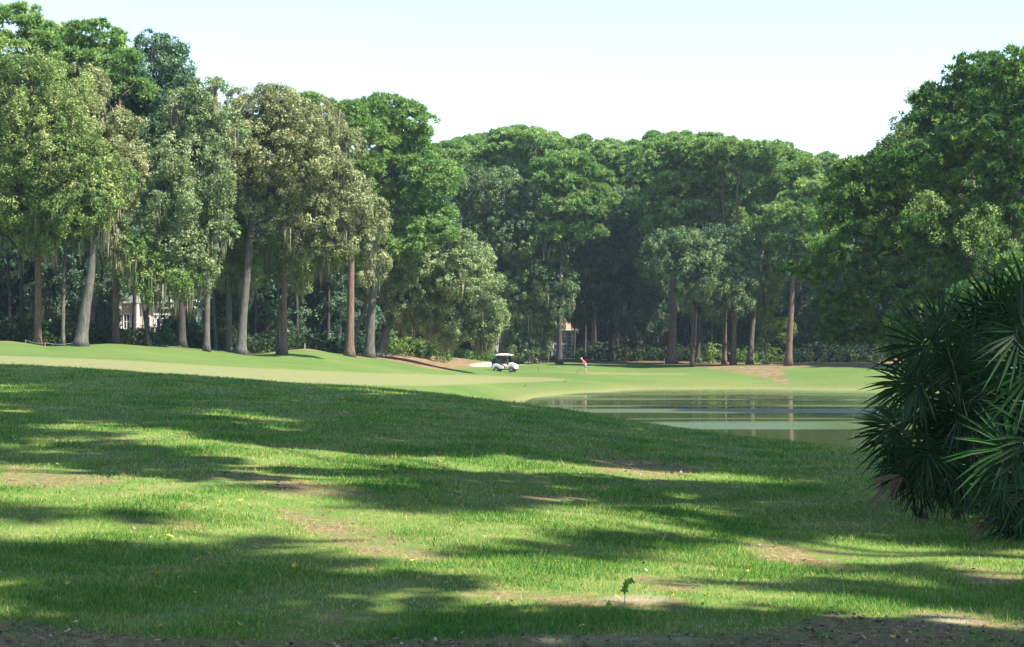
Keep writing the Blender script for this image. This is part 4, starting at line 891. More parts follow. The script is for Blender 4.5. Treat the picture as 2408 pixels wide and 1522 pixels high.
LEAVES = {'yellow': [(60, 1098), (93, 1098), (135, 1098), (48, 1224), (203, 1200), (160, 1385), (395, 1225), (410, 1252), (520, 1188), (566, 1187), (778, 1208), (975, 1328), (1338, 1292), (1310, 1330), (466, 1328), (460, 1405), (490, 1312), (380, 1216), (1057, 1024), (1758, 1353), (1661, 1412), (2100, 1512), (1450, 1420), (400, 1273), (120, 1300), (222, 1300), (985, 1370), (522, 1344), (693, 1344), (368, 1362), (710, 1495), (530, 1482), (560, 1484), (1368, 1490), (1587, 1412), (372, 1487)],
          'brown': [(236, 1333), (700, 1202), (290, 1004), (1014, 1365), (1660, 1252), (1745, 1372), (1316, 1098), (1408, 1105), (50, 1212), (885, 1088), (575, 1053), (1056, 1206), (640, 1105), (1810, 1305), (2040, 1440), (1230, 1262), (1172, 1390), (620, 1170), (1560, 1245), (1960, 1372), (2230, 1330), (980, 1186), (870, 1350), (2350, 1400), (1400, 1455), (300, 1182)],
          'pale': [(961, 1031), (988, 1140), (1365, 1119), (1510, 1317), (1975, 1309), (180, 1475), (303, 1490), (1086, 1500), (970, 1345), (578, 1002), (1590, 1041), (1735, 1153), (36, 1040), (2090, 1386), (560, 1305), (1140, 1272), (2030, 1516), (160, 1500), (1533, 1000), (420, 1370)],
          'green': [(290, 1478), (285, 1502), (708, 1495), (905, 1365), (1205, 1430), (860, 1425), (195, 1447), (2330, 1405), (1610, 1360), (1500, 1442), (2290, 1505), (1990, 1470)]}
LLAB = {'yellow': 'fallen yellow star-shaped leaf lying on the lawn', 'brown': 'curled brown dead leaf lying on the lawn', 'pale': 'pale dry leaf scrap lying on the lawn', 'green': 'small green weed leaf sprouting from the lawn'}
for kind, pts in LEAVES.items():
    me = leaf_mesh('fallen_leaf', kind in ('yellow', 'green'), .034 if kind == 'yellow' else .026); me.materials.append(LM[kind])
    for k, (u, v) in enumerate(pts):
        x, yq = unproj(u, min(v, 1521)); o = bpy.data.objects.new('fallen_leaf' if kind != 'green' else 'weed_leaf', me); C.objects.link(o)
        sc = (.5 + .10 * (k * 7 % 6)) * (yq / 14) ** .5
        o.location = (x, yq, gz(x, yq) + .022); o.rotation_euler = (-.35 + .5 * math.sin(k * 3.1), .4 * math.sin(k * 1.7), k * 1.9); o.scale = (sc, sc, sc)
        tag(o, LLAB[kind], 'leaf', kind + ' leaves scattered on the lawn')
# seedling
x, yq = unproj(1467, 1448); g0 = gz(x, yq); root = empty('seedling', (x, yq, g0), 'tiny sweetgum seedling on a thin stem standing in the bare sunlit patch near the bottom', 'seedling')
s_ = yq / F
MB().tube(catmull([(0, 0, 0), (.004, 0, 30 * s_), (.010, 0, 55 * s_), (.008, 0, 72 * s_)], 4), .0022, 6).build('stem', LM['green'], root)
lm = leaf_mesh('leaf', True, .034); lm.materials.append(LM['green'])
for (du, dh, rx, rz) in ((10, 70, 1.2, .3), (4, 58, 1.3, 1.2), (26, 72, .9, 2), (-2, 52, 1.4, 2.6), (12, 62, .9, 4)):
    o = bpy.data.objects.new('leaf', lm); C.objects.link(o); o.parent = root; o.location = (du * s_ * .6, 0, dh * s_); o.rotation_euler = (rx, .3, rz)
x, yq = unproj(1428, 1444); root = empty('seedling', (x, yq, gz(x, yq)), 'lower stubby seedling with one broad leaf left of the taller seedling', 'seedling')
MB().tube([(0, 0, 0), (.003, 0, .04)], .002, 5).build('stem', LM['green'], root)
o = bpy.data.objects.new('leaf', lm); C.objects.link(o); o.parent = root; o.location = (0, 0, .045); o.rotation_euler = (1.0, .2, .5)

NL = 15000
yy = rng.uniform(9.6, 34, NL); xx = rng.uniform(-1, 1, NL) * (.27 * yy + .3); zz = ground(xx, yy); gu, gv = proj(xx, yy, zz)
inb = inpoly(gu, gv, DIRT[0]); ino = np.zeros(NL, bool)
for p_ in DIRT[1:]: ino |= inpoly(gu, gv, p_)
kp = rng.random(NL) < np.where(inb, 1, np.where(ino, .35, .07)); xx, yy, zz, inb = xx[kp], yy[kp], zz[kp], inb[kp]; n = len(xx)
extra = 5200; ye = rng.uniform(9.4, 12.2, extra); xe = rng.uniform(-1, 1, extra) * (.27 * ye + .3); ze = ground(xe, ye); eu, ev = proj(xe, ye, ze); ke = inpoly(eu, ev, DIRT[0])
xx = np.concatenate([xx, xe[ke]]); yy = np.concatenate([yy, ye[ke]]); zz = np.concatenate([zz, ze[ke]]); n = len(xx)
pc = np.stack([xx, yy, zz + rng.uniform(.004, .02, n)], 1); nor = nrm(rdir(n) * .5 + np.array([0, 0, 1.0])); tan = nrm(np.cross(nor, rdir(n))); bb = np.cross(nor, tan)
Ls = rng.uniform(.007, .026, (n, 1)) * (yy[:, None] / 11) ** .5; Ws = Ls * rng.uniform(.08, .7, (n, 1))
T = np.stack([pc + tan * Ls, pc + bb * Ws, pc - tan * Ls, pc - bb * Ws], 1).reshape(-1, 3)
lm_, nt, b = newmat('leaf_litter'); c = ramp(nt, attr(nt, 'rnd'), [(0, (.03, .02, .015)), (.35, (.13, .07, .04)), (.7, (.20, .12, .07)), (.93, (.30, .24, .17)), (1, (.42, .39, .33))])
nt.links.new(c, b.inputs['Base Color']); b.inputs['Roughness'].default_value = .9
tag(link('leaf_litter', soup('leaf_litter', T, 4, {'rnd': np.repeat(rng.random(n), 4)}), None, lm_), 'scattered brown leaf crumbs and bark bits on the bare soil', kind='stuff')

# ------------------------------------------------------------------ saw palmettos
M['palmetto'] = foliage('palmetto_leaf', (.004, .020, .006), (.011, .046, .013), (.045, .13, .036), trans=.12, rough=.38, spec=.5, gs=1.5)
M['palmetto_dead'] = foliage('dead_palmetto_leaf', (.08, .042, .028), (.17, .10, .07), (.32, .24, .17), trans=.1)
def frond(parent, base, hub, axis, normal, rad, nseg=24, spread=118, dead=False, off=Vector((0, 0, 0))):
    axis = axis.normalized(); normal = (normal - axis * normal.dot(axis)).normalized(); lat = axis.cross(normal)
    T = []; q = []
    rr = random.random()
    for k in range(nseg):
        a = R(-spread + 2 * spread * k / (nseg - 1)) + random.uniform(-.04, .04)
        L = rad * (1 - .28 * (abs(a) / R(spread)) ** 2) * random.uniform(.88, 1.08)
        d = (axis * math.cos(a) + lat * math.sin(a) + normal * random.uniform(-.12, .22)).normalized()
        sag = Vector((0, 0, -1)) * (L * random.uniform(.06, .26) * (2.2 if dead else 1))
        w = d.cross(normal).normalized() * rad * .025; f = normal * rad * .020
        h = hub + d * L * .12; m = hub + d * L * .55 + sag * .25; t = hub + d * L + sag
        hw, hf = w * .55, f * .6
        # two folded halves, each a quad plus tip
        for sgn in (1, -1):
            T += [h + f * .0, h + hw * sgn + hf, m + w * sgn + f, m]; q += [rr * .6 + random.random() * .3] * 4
            T += [m, m + w * sgn + f, t + w * .02, t]; q += [rr * .6 + random.random() * .4] * 4
    T = np.array([tuple(p_ - off) for p_ in T])
    o = link('frond', soup('frond', T, 4, {'rnd': np.clip(q, 0, 1)}), parent, M['palmetto_dead' if dead else 'palmetto'])
    if dead: base = hub.lerp(base, .35)
    pb = MB(); mid = base.lerp(hub, .5) + Vector((0, 0, .06 * (hub - base).length))
    pb.tube([p_ - off for p_ in catmull([base, mid, hub + axis * rad * .1], 4)], [.014] * 5 + [.009] * 4, 5)
    pb.build('stalk', M['palmetto_dead' if dead else 'palmetto'], o)
PAL = [
 ('saw palmetto clump reaching left over the lake view, lit green fans against the water', 18.6, 2240, 36,
  [(2199, 815, 128, 175), (2182, 900, 172, 165), (2150, 905, 200, 120), (2175, 975, 245, 150), (2138, 1020, 186, 150), (2120, 1000, 215, 125), (2225, 1040, 262, 135), (2260, 975, 205, 155), (2195, 1060, 285, 110), (2240, 860, 100, 140), (2150, 1050, 235, 120), (2230, 770, 105, 140), (2280, 1020, 240, 140), (2205, 930, 150, 150), (2150, 1095, 225, 105), (2205, 1105, 262, 100), (2255, 1110, 285, 100), (2175, 1060, 255, 115), (2230, 1075, 245, 110), (2180, 1140, 240, 95), (2230, 1150, 275, 85), (2135, 1110, 235, 90), (2275, 1140, 255, 95)]),
 ('tall saw palmetto clump in the middle, its upright fans highest against the dark pines', 20.0, 2350, 42,
  [(2298, 800, 88, 185), (2345, 745, 80, 170), (2290, 900, 130, 170), (2330, 860, 60, 150), (2280, 830, 140, 165), (2390, 790, 60, 180), (2420, 720, 110, 190), (2370, 930, 100, 160), (2310, 960, 170, 150), (2330, 1040, 215, 150), (2300, 1120, 245, 110), (2345, 1140, 270, 110), (2320, 1150, 225, 100), (2380, 1080, 235, 130)]),
 ('nearest dark saw palmetto clump cut by the right edge, fans sweeping down to the grass', 16.2, 2455, 44,
  [(2400, 780, 142, 205), (2390, 950, 168, 190), (2373, 1054, 183, 175), (2410, 1150, 195, 175), (2440, 860, 150, 210), (2460, 1040, 170, 210), (2420, 1230, 200, 140), (2470, 740, 110, 210), (2360, 1110, 215, 140), (2470, 950, 120, 220), (2490, 1160, 170, 200), (2375, 1190, 225, 110), (2420, 1210, 250, 110), (2350, 1150, 205, 115), (2400, 1240, 215, 95), (2370, 1200, 195, 100)])]
for lab, yq, ub, nf, hubs in PAL:
    x = ux(ub, yq); g0 = gz(x, yq); base = Vector((x, yq, g0)); root = empty('saw_palmetto', base, lab, 'palmetto', 'saw palmettos at the right edge')
    hubs = [((h[0] - (18 if yq > 18 and h[0] < 2240 else 0), h[1], h[2], h[3] * .9), 0) for h in hubs]
    ucs = [h[0][0] for h in hubs]; vcs = [h[0][1] for h in hubs]
    while len(hubs) < nf:
        u = random.uniform(max(min(ucs) + 40, 2190 + abs(920 - 0) * 0), max(ucs) + 70); v = random.uniform(min(vcs) + 60, 1110)
        ang = math.degrees(math.atan2(-(v - 1000) + 60, u - (ub - 10))) + random.uniform(-20, 20)
        hubs.append(((u, v, ang, random.uniform(105, 150)), 1))
    for i, ((u, v, ang, r_), rnd_) in enumerate(hubs):
        yh = yq + (random.uniform(.15, 1.0) if rnd_ else random.uniform(-.45, .15))
        hub = P(u, v, yh); ax = Vector((math.cos(R(ang)), random.uniform(-.35, .25), math.sin(R(ang))))
        nm = Vector((random.uniform(-.5, .5), -1, random.uniform(-.2, .7)))
        st = base + Vector((random.uniform(-.35, .35), random.uniform(-.2, .2), random.uniform(.05, .35)))
        frond(root, st, hub, ax, nm, r_ * yh / F, off=base)
    for i in range(3):
        pb = MB(); a0 = (i - 1) * .3
        pb.tube(catmull([(a0 + .15, .45, -.05), (a0 * 1.2 + .15, .45, .04), (a0 * 1.5 + .15, .42, .12)], 3), [.045, .045, .04, .04, .035, .03, .03], 8)
        pb.build('stem', M['bark_dark'], root, smooth=True)
for (lab, yq, u, v, ang, r_, ub) in (('brown dead palmetto frond lying on the grass under the left clump', 18.2, 2128, 1118, 200, 120, 2150), ('pale withered palmetto frond lying on the grass below the nearest clump', 16.0, 2345, 1222, 188, 95, 2400)):
    x = ux(ub, yq); base = Vector((x, yq, gz(x, yq) + .06)); hub = P(u, v, yq); root = empty('dead_frond', base, lab, 'frond')
    hub.z = max(hub.z, gz(hub.x, hub.y) + .08)
    frond(root, base, hub, Vector((math.cos(R(ang)), -.1, math.sin(R(ang)))), Vector((0, -.5, 1)), r_ * yq / F, nseg=14, spread=38, dead=True, off=base)

# ------------------------------------------------------------------ golf cart
M['cart_white'] = plain('cart_white', (.80, .82, .84), .3, var=.03, spec=.5)
M['black'] = plain('black_plastic', (.025, .025, .028), .5)
M['rubber'] = plain('tyre_rubber', (.022, .022, .022), .85)
M['metal'] = plain('rim_metal', (.42, .43, .45), .35, metal=.7)
M['seat'] = plain('seat_vinyl', (.13, .17, .16), .55)
M['blue'] = plain('blue_trim', (.12, .20, .34), .6)
M['glass'], nt, b = newmat('clear_screen'); b.inputs['Base Color'].default_value = (.8, .9, .9, 1); b.inputs['Roughness'].default_value = .03; b.inputs['Transmission Weight'].default_value = 1; b.inputs['IOR'].default_value = 1.05
def arch(cx, cz, r, a0, a1, n=9): return [(cx + r * math.cos(R(a0 + (a1 - a0) * i / n)), cz + r * math.sin(R(a0 + (a1 - a0) * i / n))) for i in range(n + 1)]
cx_, cy_ = ux(1188, 200), 200.0
cart = empty('golf_cart', (cx_, cy_, gz(cx_, cy_)), 'white golf cart with a black rear bag rack parked on the fairway, facing right', 'golf cart', rz=R(-17))
MB().prism([(-1.22, .36), (-1.18, .72), (-1.05, .86), (-.62, .84), (-.2, .60), (-.05, .56), (-.02, .34)] + arch(-.78, .24, .33, 15, 165), -.56, .56).build('rear_body', M['cart_white'], cart, bevel=.03)
MB().prism([(.34, .36), (.42, .72), (.52, .92), (.66, .95), (.98, .84), (1.20, .62), (1.25, .40), (1.22, .30)] + arch(.80, .24, .33, 15, 165), -.55, .55).build('front_cowl', M['cart_white'], cart, bevel=.04)
MB().box(-1.2, 1.2, -.5, .5, .20, .285).build('floor', M['black'], cart, bevel=.01)
for sx_ in (-.78, .80):
    for sy_ in (-1, 1):
        w_ = MB().tube([(sx_, sy_ * .60 - .09, .235), (sx_, sy_ * .60 + .09, .235)], .235, 24).build('wheel', M['rubber'], cart, smooth=False, bevel=.03)
        r2 = MB().tube([(sx_, sy_ * .60 - .10, .235), (sx_, sy_ * .60 + .10, .235)], .13, 16)
        r2.build('rim', M['metal'], w_)
ro = MB()
_v = []; _f = []; _ny, _nx = 9, 9
for i_ in range(_nx):
    for j_ in range(_ny):
        fx = -1 + 2 * i_ / (_nx - 1); fy = -1 + 2 * j_ / (_ny - 1)
        _v.append((-.13 + .84 * fx, .62 * fy, 1.735 + .15 * (1 - abs(fx) ** 3) * (1 - abs(fy) ** 2.2)))
_b = len(_v); _v += [(x_, y_, 1.70) for x_, y_, z_ in _v]
for i_ in range(_nx - 1):
    for j_ in range(_ny - 1):
        q_ = i_ * _ny + j_; _f += [(q_, q_ + _ny, q_ + _ny + 1, q_ + 1), (_b + q_, _b + q_ + 1, _b + q_ + _ny + 1, _b + q_ + _ny)]
for i_ in range(_nx - 1):
    for e_ in (0, _ny - 1):
        q_ = i_ * _ny + e_; _f.append((q_, _b + q_, _b + q_ + _ny, q_ + _ny))
for j_ in range(_ny - 1):
    for e_ in (0, (_nx - 1) * _ny):
        q_ = e_ + j_; _f.append((q_, q_ + 1, _b + q_ + 1, _b + q_))
ro.add(_v, _f); ro = ro.build('roof', M['cart_white'], cart)
for k in range(8):
    x0 = -.86 + k * .19
    MB().prism([(x0, 1.70), (x0 + .17, 1.70), (x0 + .085, 1.60)], -.61, -.59).build('valance', M['blue'] if k % 2 else M['cart_white'], ro)
for sy_ in (-.53, .53):
    MB().tube([(.50, sy_, .88), (.36, sy_, 1.30), (.42, sy_, 1.74)], .028, 6).build('front_post', M['black'], cart)
    MB().tube([(-.92, sy_, .80), (-.88, sy_, 1.25), (-.78, sy_, 1.74)], .03, 6).build('rear_post', M['black'], cart)
MB().add([(.50, -.5, .93), (.50, .5, .93), (.37, .5, 1.70), (.37, -.5, 1.70), (.512, -.5, .93), (.512, .5, .93), (.382, .5, 1.70), (.382, -.5, 1.70)], [(0, 1, 2, 3), (7, 6, 5, 4), (0, 4, 5, 1), (1, 5, 6, 2), (2, 6, 7, 3), (3, 7, 4, 0)]).build('windscreen', M['glass'], cart)
MB().box(-.72, -.12, -.52, .52, .80, .90).build('seat', M['seat'], cart, bevel=.03)
MB().prism([(-.74, .92), (-.66, .92), (-.72, 1.30), (-.80, 1.30)], -.52, .52).build('backrest', M['seat'], cart, bevel=.03)
MB().prism([(-.95, .84), (-.50, .80), (-.18, .64), (-.30, .82), (-.48, .98), (-.62, .98), (-.95, 1.10)], -.53, -.50).build('armrest', M['black'], cart)
MB().prism([(.32, .70), (.52, .78), (.46, .98), (.36, .94)], -.5, .5).build('dashboard', M['black'], cart, bevel=.02)
st = MB(); st.tube([(.36, -.25, .85), (.20, -.25, 1.05)], .02, 6)
st.tube([(.20 + .13 * math.sin(t) * .75, -.25 + .17 * math.cos(t), 1.05 + .13 * math.sin(t) * .6) for t in np.linspace(0, 6.283, 17)], .016, 6, cap=False)
st.build('steering_wheel', M['black'], cart)
MB().box(-1.34, -1.06, -.50, .50, .36, .50).box(-1.30, -1.26, -.48, .48, .5, 1.16).build('bag_rack', M['black'], cart, bevel=.02)
for sy_, mat_ in ((-.24, 'black'), (.24, 'blue')):
    g_ = MB().tube([(-1.18, sy_, .48), (-1.12, sy_, .95), (-1.08, sy_, 1.30)], [.13, .14, .15], 12).build('golf_bag_' .strip('_'), M[mat_], None, smooth=True)
    g_.location = cart.location; g_.rotation_euler = cart.rotation_euler
    g_['label'] = 'black golf bag strapped to the near side of the cart rear' if sy_ < 0 else 'blue golf bag strapped to the far side of the cart rear'; g_['category'] = 'golf bag'
    for k in range(5):
        a_ = k * 1.25; cb = MB(); tx_, ty_ = -1.08 + .08 * math.cos(a_), sy_ + .08 * math.sin(a_)
        cb.tube([(tx_, ty_, 1.25), (tx_ + .02, ty_, 1.42 + .03 * k)], .008, 5); cb.ball((tx_ + .02, ty_, 1.44 + .03 * k), (.045, .03, .04), 8, 6)
        cb.build('club_head', M['metal'], g_)

# ------------------------------------------------------------------ golfer
M['skin'] = plain('skin', (.55, .33, .22), .55, var=.05); M['hair'] = plain('fair_hair', (.58, .42, .26), .8, var=.2, scale=60)
M['shirt'] = plain('coral_shirt', (.72, .09, .17), .8, var=.08, scale=12); M['shorts'] = plain('blue_shorts', (.13, .20, .36), .8, var=.08, scale=12); M['shoe'] = plain('golf_shoe', (.22, .15, .12), .6)
def skin(name, pts, edges, rad, mat, parent, sub=2, root_i=0):
    me = bpy.data.meshes.new(name); me.from_pydata([tuple(p_) for p_ in pts], edges, []); me.update()
    o = link(name, me, parent, M[mat]); m = o.modifiers.new('Skin', 'SKIN'); m.use_smooth_shade = True
    sl = me.skin_vertices[0].data
    for i, r_ in enumerate(rad): sl[i].radius = r_ if hasattr(r_, '__len__') else (r_, r_)
    for i in range(len(pts)): sl[i].use_root = (i == root_i)
    s2 = o.modifiers.new('Sub', 'SUBSURF'); s2.levels = sub; s2.render_levels = sub
    return o
gx_, gy_ = ux(1377, 200), 200.0
man = empty('person', (gx_, gy_, gz(gx_, gy_)), 'golfer in a coral pink shirt and blue shorts bending over a putt', 'person'); man.scale = (.96, .96, .96)
# hips at z .86, torso bent forward (towards -x), arms reaching down to the grip
J = [(0, 0, .88), (-.08, 0, 1.02), (-.18, 0, 1.18), (-.27, 0, 1.33), (-.33, 0, 1.41), (-.38, 0, 1.46), (-.44, 0, 1.52), (-.47, 0, 1.60)]
E_ = [(i, i + 1) for i in range(7)]; rd = [.125, .115, .125, .13, .07, .055, .095, .075]
def chain(start, pts, rads):
    i0 = start
    for p_, r_ in zip(pts, rads):
        J.append(p_); rd.append(r_); E_.append((i0, len(J) - 1)); i0 = len(J) - 1
    return i0
for s1 in (-1, 1):
    chain(0, [(.01, s1 * .11, .82), (.0, s1 * .15, .50), (.02, s1 * .17, .28), (.03, s1 * .18, .09), (-.06, s1 * .18, .04), (-.15, s1 * .19, .035)], [.095, .062, .055, .040, .038, .03])
    h_ = chain(3, [(-.25, s1 * .17, 1.30), (-.27, s1 * .19, 1.06), (-.30, s1 * .06, .86), (-.315, s1 * .035, .80)], [.06, .042, .032, .026])
    for q_ in range(4):
        chain(h_, [(-.335, s1 * .02, .785 - q_ * .017), (-.365, -s1 * .004, .775 - q_ * .019), (-.350, -s1 * .024, .765 - q_ * .018)], [.010, .009, .008])
    chain(h_, [(-.300, s1 * .005, .79), (-.318, -s1 * .016, .755)], [.011, .009])
skin('body', J, E_, rd, 'skin', man)
# face, ears and hair on the head
hb = MB(); hb.ball((-.50, 0, 1.555), (.030, .018, .03), 8, 6); hb.ball((-.475, .075, 1.56), (.02, .01, .03), 6, 5); hb.ball((-.475, -.075, 1.56), (.02, .01, .03), 6, 5); hb.build('face', M['skin'], man, smooth=True)
MB().ball((-.445, 0, 1.585), (.098, .088, .095), 14, 9).build('hair', M['hair'], man, smooth=True)
skin('shirt', [(-.02, 0, .94), (-.09, 0, 1.04), (-.18, 0, 1.19), (-.27, 0, 1.33), (-.32, 0, 1.395), (-.26, .17, 1.30), (-.27, .19, 1.15), (-.26, -.17, 1.30), (-.27, -.19, 1.15)],
     [(0, 1), (1, 2), (2, 3), (3, 4), (3, 5), (5, 6), (3, 7), (7, 8)], [(.14, .17), (.14, .17), (.15, .19), (.15, .19), .09, .085, .072, .085, .072], 'shirt', man)
skin('shorts', [(-.02, 0, .94), (0, 0, .87), (.01, .11, .80), (.0, .15, .52), (.01, -.11, .80), (.0, -.15, .52)], [(0, 1), (1, 2), (2, 3), (1, 4), (4, 5)], [(.145, .17), (.15, .175), .12, .10, .12, .10], 'shorts', man)
for s1 in (-1, 1):
    MB().ball((-.055, s1 * .185, .045), (.15, .055, .05), 12, 8).build('shoe', M['shoe'], man, smooth=True)
pt = empty('putter', (gx_ - .85, gy_, gz(gx_ - .85, gy_) + .01), 'thin golf club held down to the left by the golfer', 'golf club')
MB().tube([(.545, 0, .86), (.50, 0, .72)], .016, 6).build('grip', M['black'], pt)
MB().tube([(.50, 0, .72), (.02, 0, .04)], .009, 6).build('shaft', M['black'], pt)
MB().box(-.05, .05, -.03, .03, .0, .05).build('head', M['black'], pt, bevel=.008)

# ------------------------------------------------------------------ stakes and rope fences
M['stake_w'] = plain('white_stake', (.75, .75, .72), .6); M['stake_d'] = plain('dark_stake', (.09, .07, .06), .8); M['stake_r'] = plain('brown_stake', (.28, .12, .06), .7); M['rope'] = plain('rope', (.36, .35, .31), .9)
def stake(u, vb, vt, du, y, w, mat, label, group=None):
    x = ux(u, y); g0 = gz(x, y); s = y / F; h = (vb - vt) * s; o = MB()
    o.tube([(0, 0, -.1), (du * s, 0, h)], w, 6); a = o.build('stake', M[mat], None); a.location = (x, y, g0); tag(a, label, 'stake', group)
stake(1290, 848, 820, 0, 228, .035, 'stake_w', 'tall thin white stake left of the dark trunk by the cottage')
stake(1562, 852, 838, 0, 227, .035, 'stake_w', 'short white stake in the shade left of the thick pine trunk')
stake(717, 824, 811, 0, 172, .02, 'stake_w', 'thin pale stake on top of the grassy mound')
stake(1013, 852, 841, 0, 204, .03, 'stake_d', 'dark upright stake on the mulch bed left of the hedge')
stake(1102, 860, 852, 3, 216, .03, 'stake_d', 'dark leaning stake at the left end of the sandy path')
stake(1267, 873, 863, -2, 203, .03, 'stake_d', 'dark leaning stake on the grass between cart and golfer')
stake(1228, 909, 902, 9, 163, .035, 'stake_r', 'brown stake tilted far right on the bank below the cart')
stake(1325, 897, 889, 4, 172, .035, 'stake_r', 'brown stake tilted right on the bank below the golfer')
def rope(label, pts):
    root = None; prev = None
    for (u, vb, h, y) in pts:
        x = ux(u, y); g0 = gz(x, y)
        if root is None: root = empty('rope_fence', (x, y, g0), label, 'rope fence', 'low rope fences at the wood edge'); B0 = Vector((x, y, g0))
        p_ = Vector((x, y, g0)) - B0
        MB().tube([p_ + Vector((0, 0, -.1)), p_ + Vector((0, 0, h))], .016, 6).build('post', M['rope'], root)
        t_ = p_ + Vector((0, 0, h - .03))
        if prev is not None:
            m1 = prev.lerp(t_, .5) - Vector((0, 0, .10))
            MB().tube(catmull([prev, m1, t_], 5), .008, 5).build('rope', M['rope'], root)
        prev = t_
rope('sagging white rope fence left of the leaning grey trunk', [(60, 811, .25, 140.5), (106, 815, .30, 141), (176, 811, .28, 143), (201, 811, .2, 144)])
rope('low rope fence in front of the dark clipped bushes', [(345, 819, .15, 151), (382, 819, .2, 152), (425, 821, .12, 154)])
rope('low rope fence at the foot of the curving grey trunk', [(502, 823, .15, 157), (547, 831, .15, 158), (609, 831, .22, 160), (650, 830, .15, 163)])

# ------------------------------------------------------------------ houses behind the trees
M['stucco'] = plain('cream_stucco', (.62, .54, .42), .85, var=.08, scale=1.5); M['stucco_g'] = plain('grey_stucco', (.42, .44, .44), .85, var=.08, scale=1.5); M['trim'] = plain('white_trim', (.82, .82, .80), .6, var=.04)
M['roof_tile'] = plain('clay_roof', (.33, .22, .16), .85, var=.25, scale=5); M['roof_grey'] = plain('grey_roof', (.16, .16, .17), .85, var=.2, scale=5)
M['pane'], nt, b = newmat('window_pane'); b.inputs['Base Color'].default_value = (.02, .04, .08, 1); b.inputs['Roughness'].default_value = .08
def hip(mb, x0, x1, y0, y1, z0, z1, ov=.4):
    x0 -= ov; x1 += ov; y0 -= ov; y1 += ov; ym = (y0 + y1) / 2; d = min((y1 - y0) / 2, (x1 - x0) / 2 - .1)
    mb.add([(x0, y0, z0), (x1, y0, z0), (x1, y1, z0), (x0, y1, z0), (x0 + d, ym, z1), (x1 - d, ym, z1)], [(0, 1, 5, 4), (1, 2, 5), (2, 3, 4, 5), (3, 0, 4), (3, 2, 1, 0)])
def window(parent, x0, x1, z0, z1, y, nx=1, nz=2, name='window'):
    w = MB().box(x0 - .09, x1 + .09, y - .06, y - .002, z1, z1 + .10).box(x0 - .09, x1 + .09, y - .08, y - .002, z0 - .09, z0).box(x0 - .09, x0, y - .06, y - .002, z0, z1).box(x1, x1 + .09, y - .06, y - .002, z0, z1)
    for i in range(1, nx): q_ = x0 + (x1 - x0) * i / nx; w.box(q_ - .025, q_ + .025, y - .045, y - .021, z0, z1)
    for i in range(1, nz): q_ = z0 + (z1 - z0) * i / nz; w.box(x0, x1, y - .044, y - .020, q_ - .02, q_ + .02)
    f_ = w.build(name, M['trim'], parent)
    MB().box(x0, x1, y - .018, y - .004, z0, z1).build('pane', M['pane'], f_)
def house_a():
    yq = 178.0; s = yq / F; X0 = ux(160, yq); g0 = 1.0
    r = empty('house', (ux(300, yq), yq, g0), 'cream and white house glimpsed between the left trunks, with white columns and tall windows', 'house'); B = Vector(r.location)
    def lx(u): return ux(u, yq) - B.x
    def lz(v): return vz(v, yq) - B.z
    MB().box(lx(278), lx(450), 0, 9, -.4, lz(713)).build('wall', M['stucco'], r)
    MB().box(lx(158), lx(277.9), 1.6, 9, -.4, lz(738)).build('wall', M['stucco'], r)
    MB().box(lx(272), lx(455), -.45, 9.4, lz(713) + .002, lz(704)).build('fascia', M['trim'], r)
    m = MB(); hip(m, lx(280), lx(448), .4, 8.6, lz(704) + .003, lz(672), .2); m.build('roof', M['roof_grey'], r)
    MB().box(lx(150), lx(277.5), 1.1, 9.4, lz(738) + .002, lz(731)).build('fascia', M['trim'], r)
    MB().box(lx(368), lx(452), -1.6, -.46, lz(742), lz(737)).build('porch_roof', M['trim'], r)
    for u in (284, 326, 372, 412, 448): MB().box(lx(u) - .11, lx(u) + .11, -1.5 if u > 350 else -.42, -1.28 if u > 350 else -.2, -.4, lz(742) if u > 350 else lz(713)).build('column', M['trim'], r)
    for u in (366, 381, 396): window(r, lx(u), lx(u + 10), lz(793), lz(750), 0, 1, 3)
    window(r, lx(292), lx(304), lz(790), lz(740), 0, 2, 3); window(r, lx(310), lx(320), lz(790), lz(740), 0, 2, 3); window(r, lx(340), lx(352), lz(785), lz(745), 0, 2, 2)
    for u in (172, 205, 240): window(r, lx(u), lx(u + 14), lz(785), lz(752), 1.6, 2, 2)
    w = MB(); w.box(lx(285), lx(330), -1.45, -1.40, lz(786), lz(784))
    for k in range(12): q_ = lx(286 + k * 4); w.box(q_ - .02, q_ + .02, -1.44, -1.41, lz(799), lz(786))
    w.build('railing', M['trim'], r)
house_a()
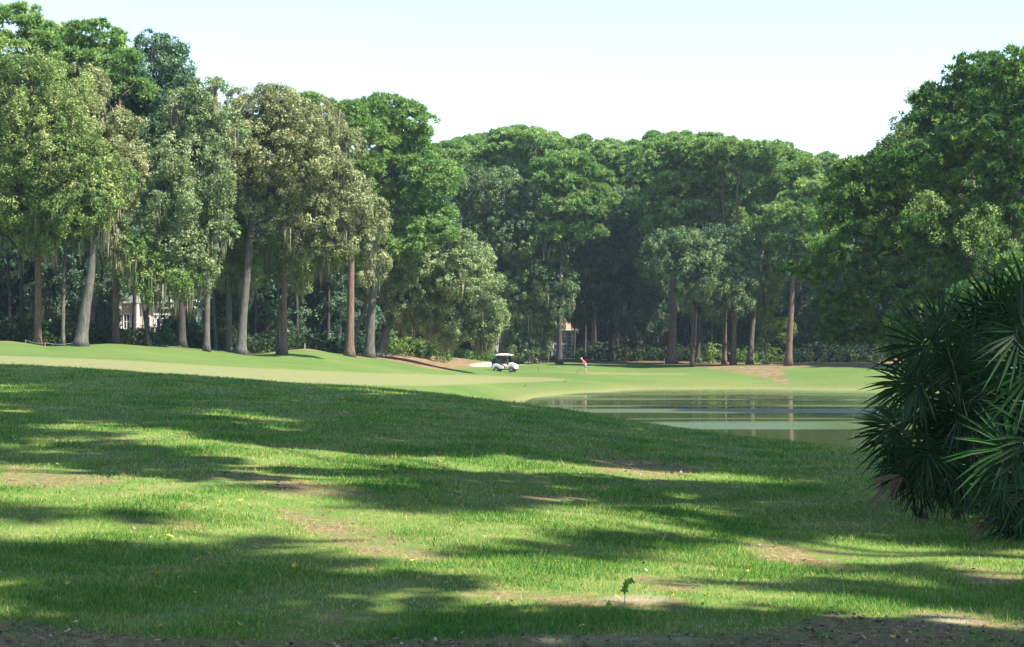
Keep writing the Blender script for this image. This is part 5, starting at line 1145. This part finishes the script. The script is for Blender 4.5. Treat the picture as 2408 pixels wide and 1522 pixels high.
def house_b():
    yq = 258.0; g0 = -1.1; r = empty('house', (ux(1230, yq), yq, g0), 'cottage with clay hip roof and white gridded window behind the golf cart', 'house'); B = Vector(r.location)
    def lx(u): return ux(u, yq) - B.x
    def lz(v): return vz(v, yq) - B.z
    MB().box(lx(1100), lx(1296), 1.5, 10, -.6, lz(775)).build('wall', M['stucco_g'], r)
    MB().box(lx(1296) + .004, lx(1352), 0, 10, -.6, lz(776)).build('wall', M['stucco'], r)
    m = MB(); hip(m, lx(1100), lx(1297), 1.5, 10, lz(775) + .01, lz(742), .5); m.build('roof', M['roof_tile'], r)
    m = MB(); hip(m, lx(1299), lx(1352), -.2, 9.6, lz(776) + .14, lz(748), .4); m.build('roof', M['roof_tile'], r)
    MB().box(lx(1290), lx(1362), -.62, -.5, lz(777), lz(774)).build('gutter', M['trim'], r)
    window(r, lx(1322), lx(1344), lz(818), lz(783), 0, 2, 4)
    window(r, lx(1302), lx(1312), lz(822), lz(783), 0, 1, 3)
    window(r, lx(1140), lx(1156), lz(812), lz(788), 1.5, 2, 2); window(r, lx(1230), lx(1248), lz(812), lz(788), 1.5, 2, 2)
    MB().box(lx(1300), lx(1334), -2.2, -1.9, -.6, lz(822)).build('garden_wall', M['trim'], r)
house_b()
def house_c():
    yq = 226.0; g0 = .2; r = empty('house', (ux(766, yq), yq, g0), 'pale bungalow just glimpsed in the dark wood left of the orange-lit pine', 'house'); B = Vector(r.location)
    def lx(u): return ux(u, yq) - B.x
    def lz(v): return vz(v, yq) - B.z
    MB().box(lx(742), lx(800), 0, 6, -.5, lz(762)).build('wall', M['stucco'], r)
    m = MB(); hip(m, lx(742), lx(800), 0, 6, lz(762) + .01, lz(742), .3); m.build('roof', M['roof_tile'], r)
    window(r, lx(757), lx(770), lz(795), lz(770), 0, 2, 2); window(r, lx(780), lx(790), lz(795), lz(770), 0, 2, 2)
house_c()
# small parked car half hidden
yq = 236.0; xq = ux(914, yq); car = empty('parked_car', (xq, yq, gz(xq, yq) + .0), 'bluish white car parked far back, seen beside the dark leaning trunk', 'car', rz=R(12))
MB().prism([(-1.5, .35), (-1.5, .95), (-1.2, 1.05), (-.95, 1.55), (.35, 1.58), (.85, 1.05), (1.6, .92), (1.7, .4)], -.85, .85).build('body', M['cart_white'], car, bevel=.06)
MB().prism([(-1.05, 1.10), (-.86, 1.48), (.30, 1.50), (.68, 1.10)], -.87, -.855).build('window', M['pane'], car)
for q_ in (-1.0, 1.1):
    for s1 in (-.8, .8): MB().tube([(q_, s1 - .1, .33), (q_, s1 + .1, .33)], .33, 18).build('wheel', M['rubber'], car)

# ------------------------------------------------------------------ haze
hz, nt, b = newmat('haze'); nt.nodes.remove(b); v_ = nt.nodes.new('ShaderNodeVolumePrincipled')
v_.inputs['Color'].default_value = (.62, .82, 1, 1); v_.inputs['Density'].default_value = .00017; v_.inputs['Anisotropy'].default_value = .2
nt.links.new(v_.outputs[0], nt.nodes['Material Output'].inputs['Volume'])
HAZE = True
if HAZE:
    o = MB().box(-650, 650, -90, 640, -8, 45).build('haze', hz, None); tag(o, 'thin bluish summer haze over the course', kind='stuff')
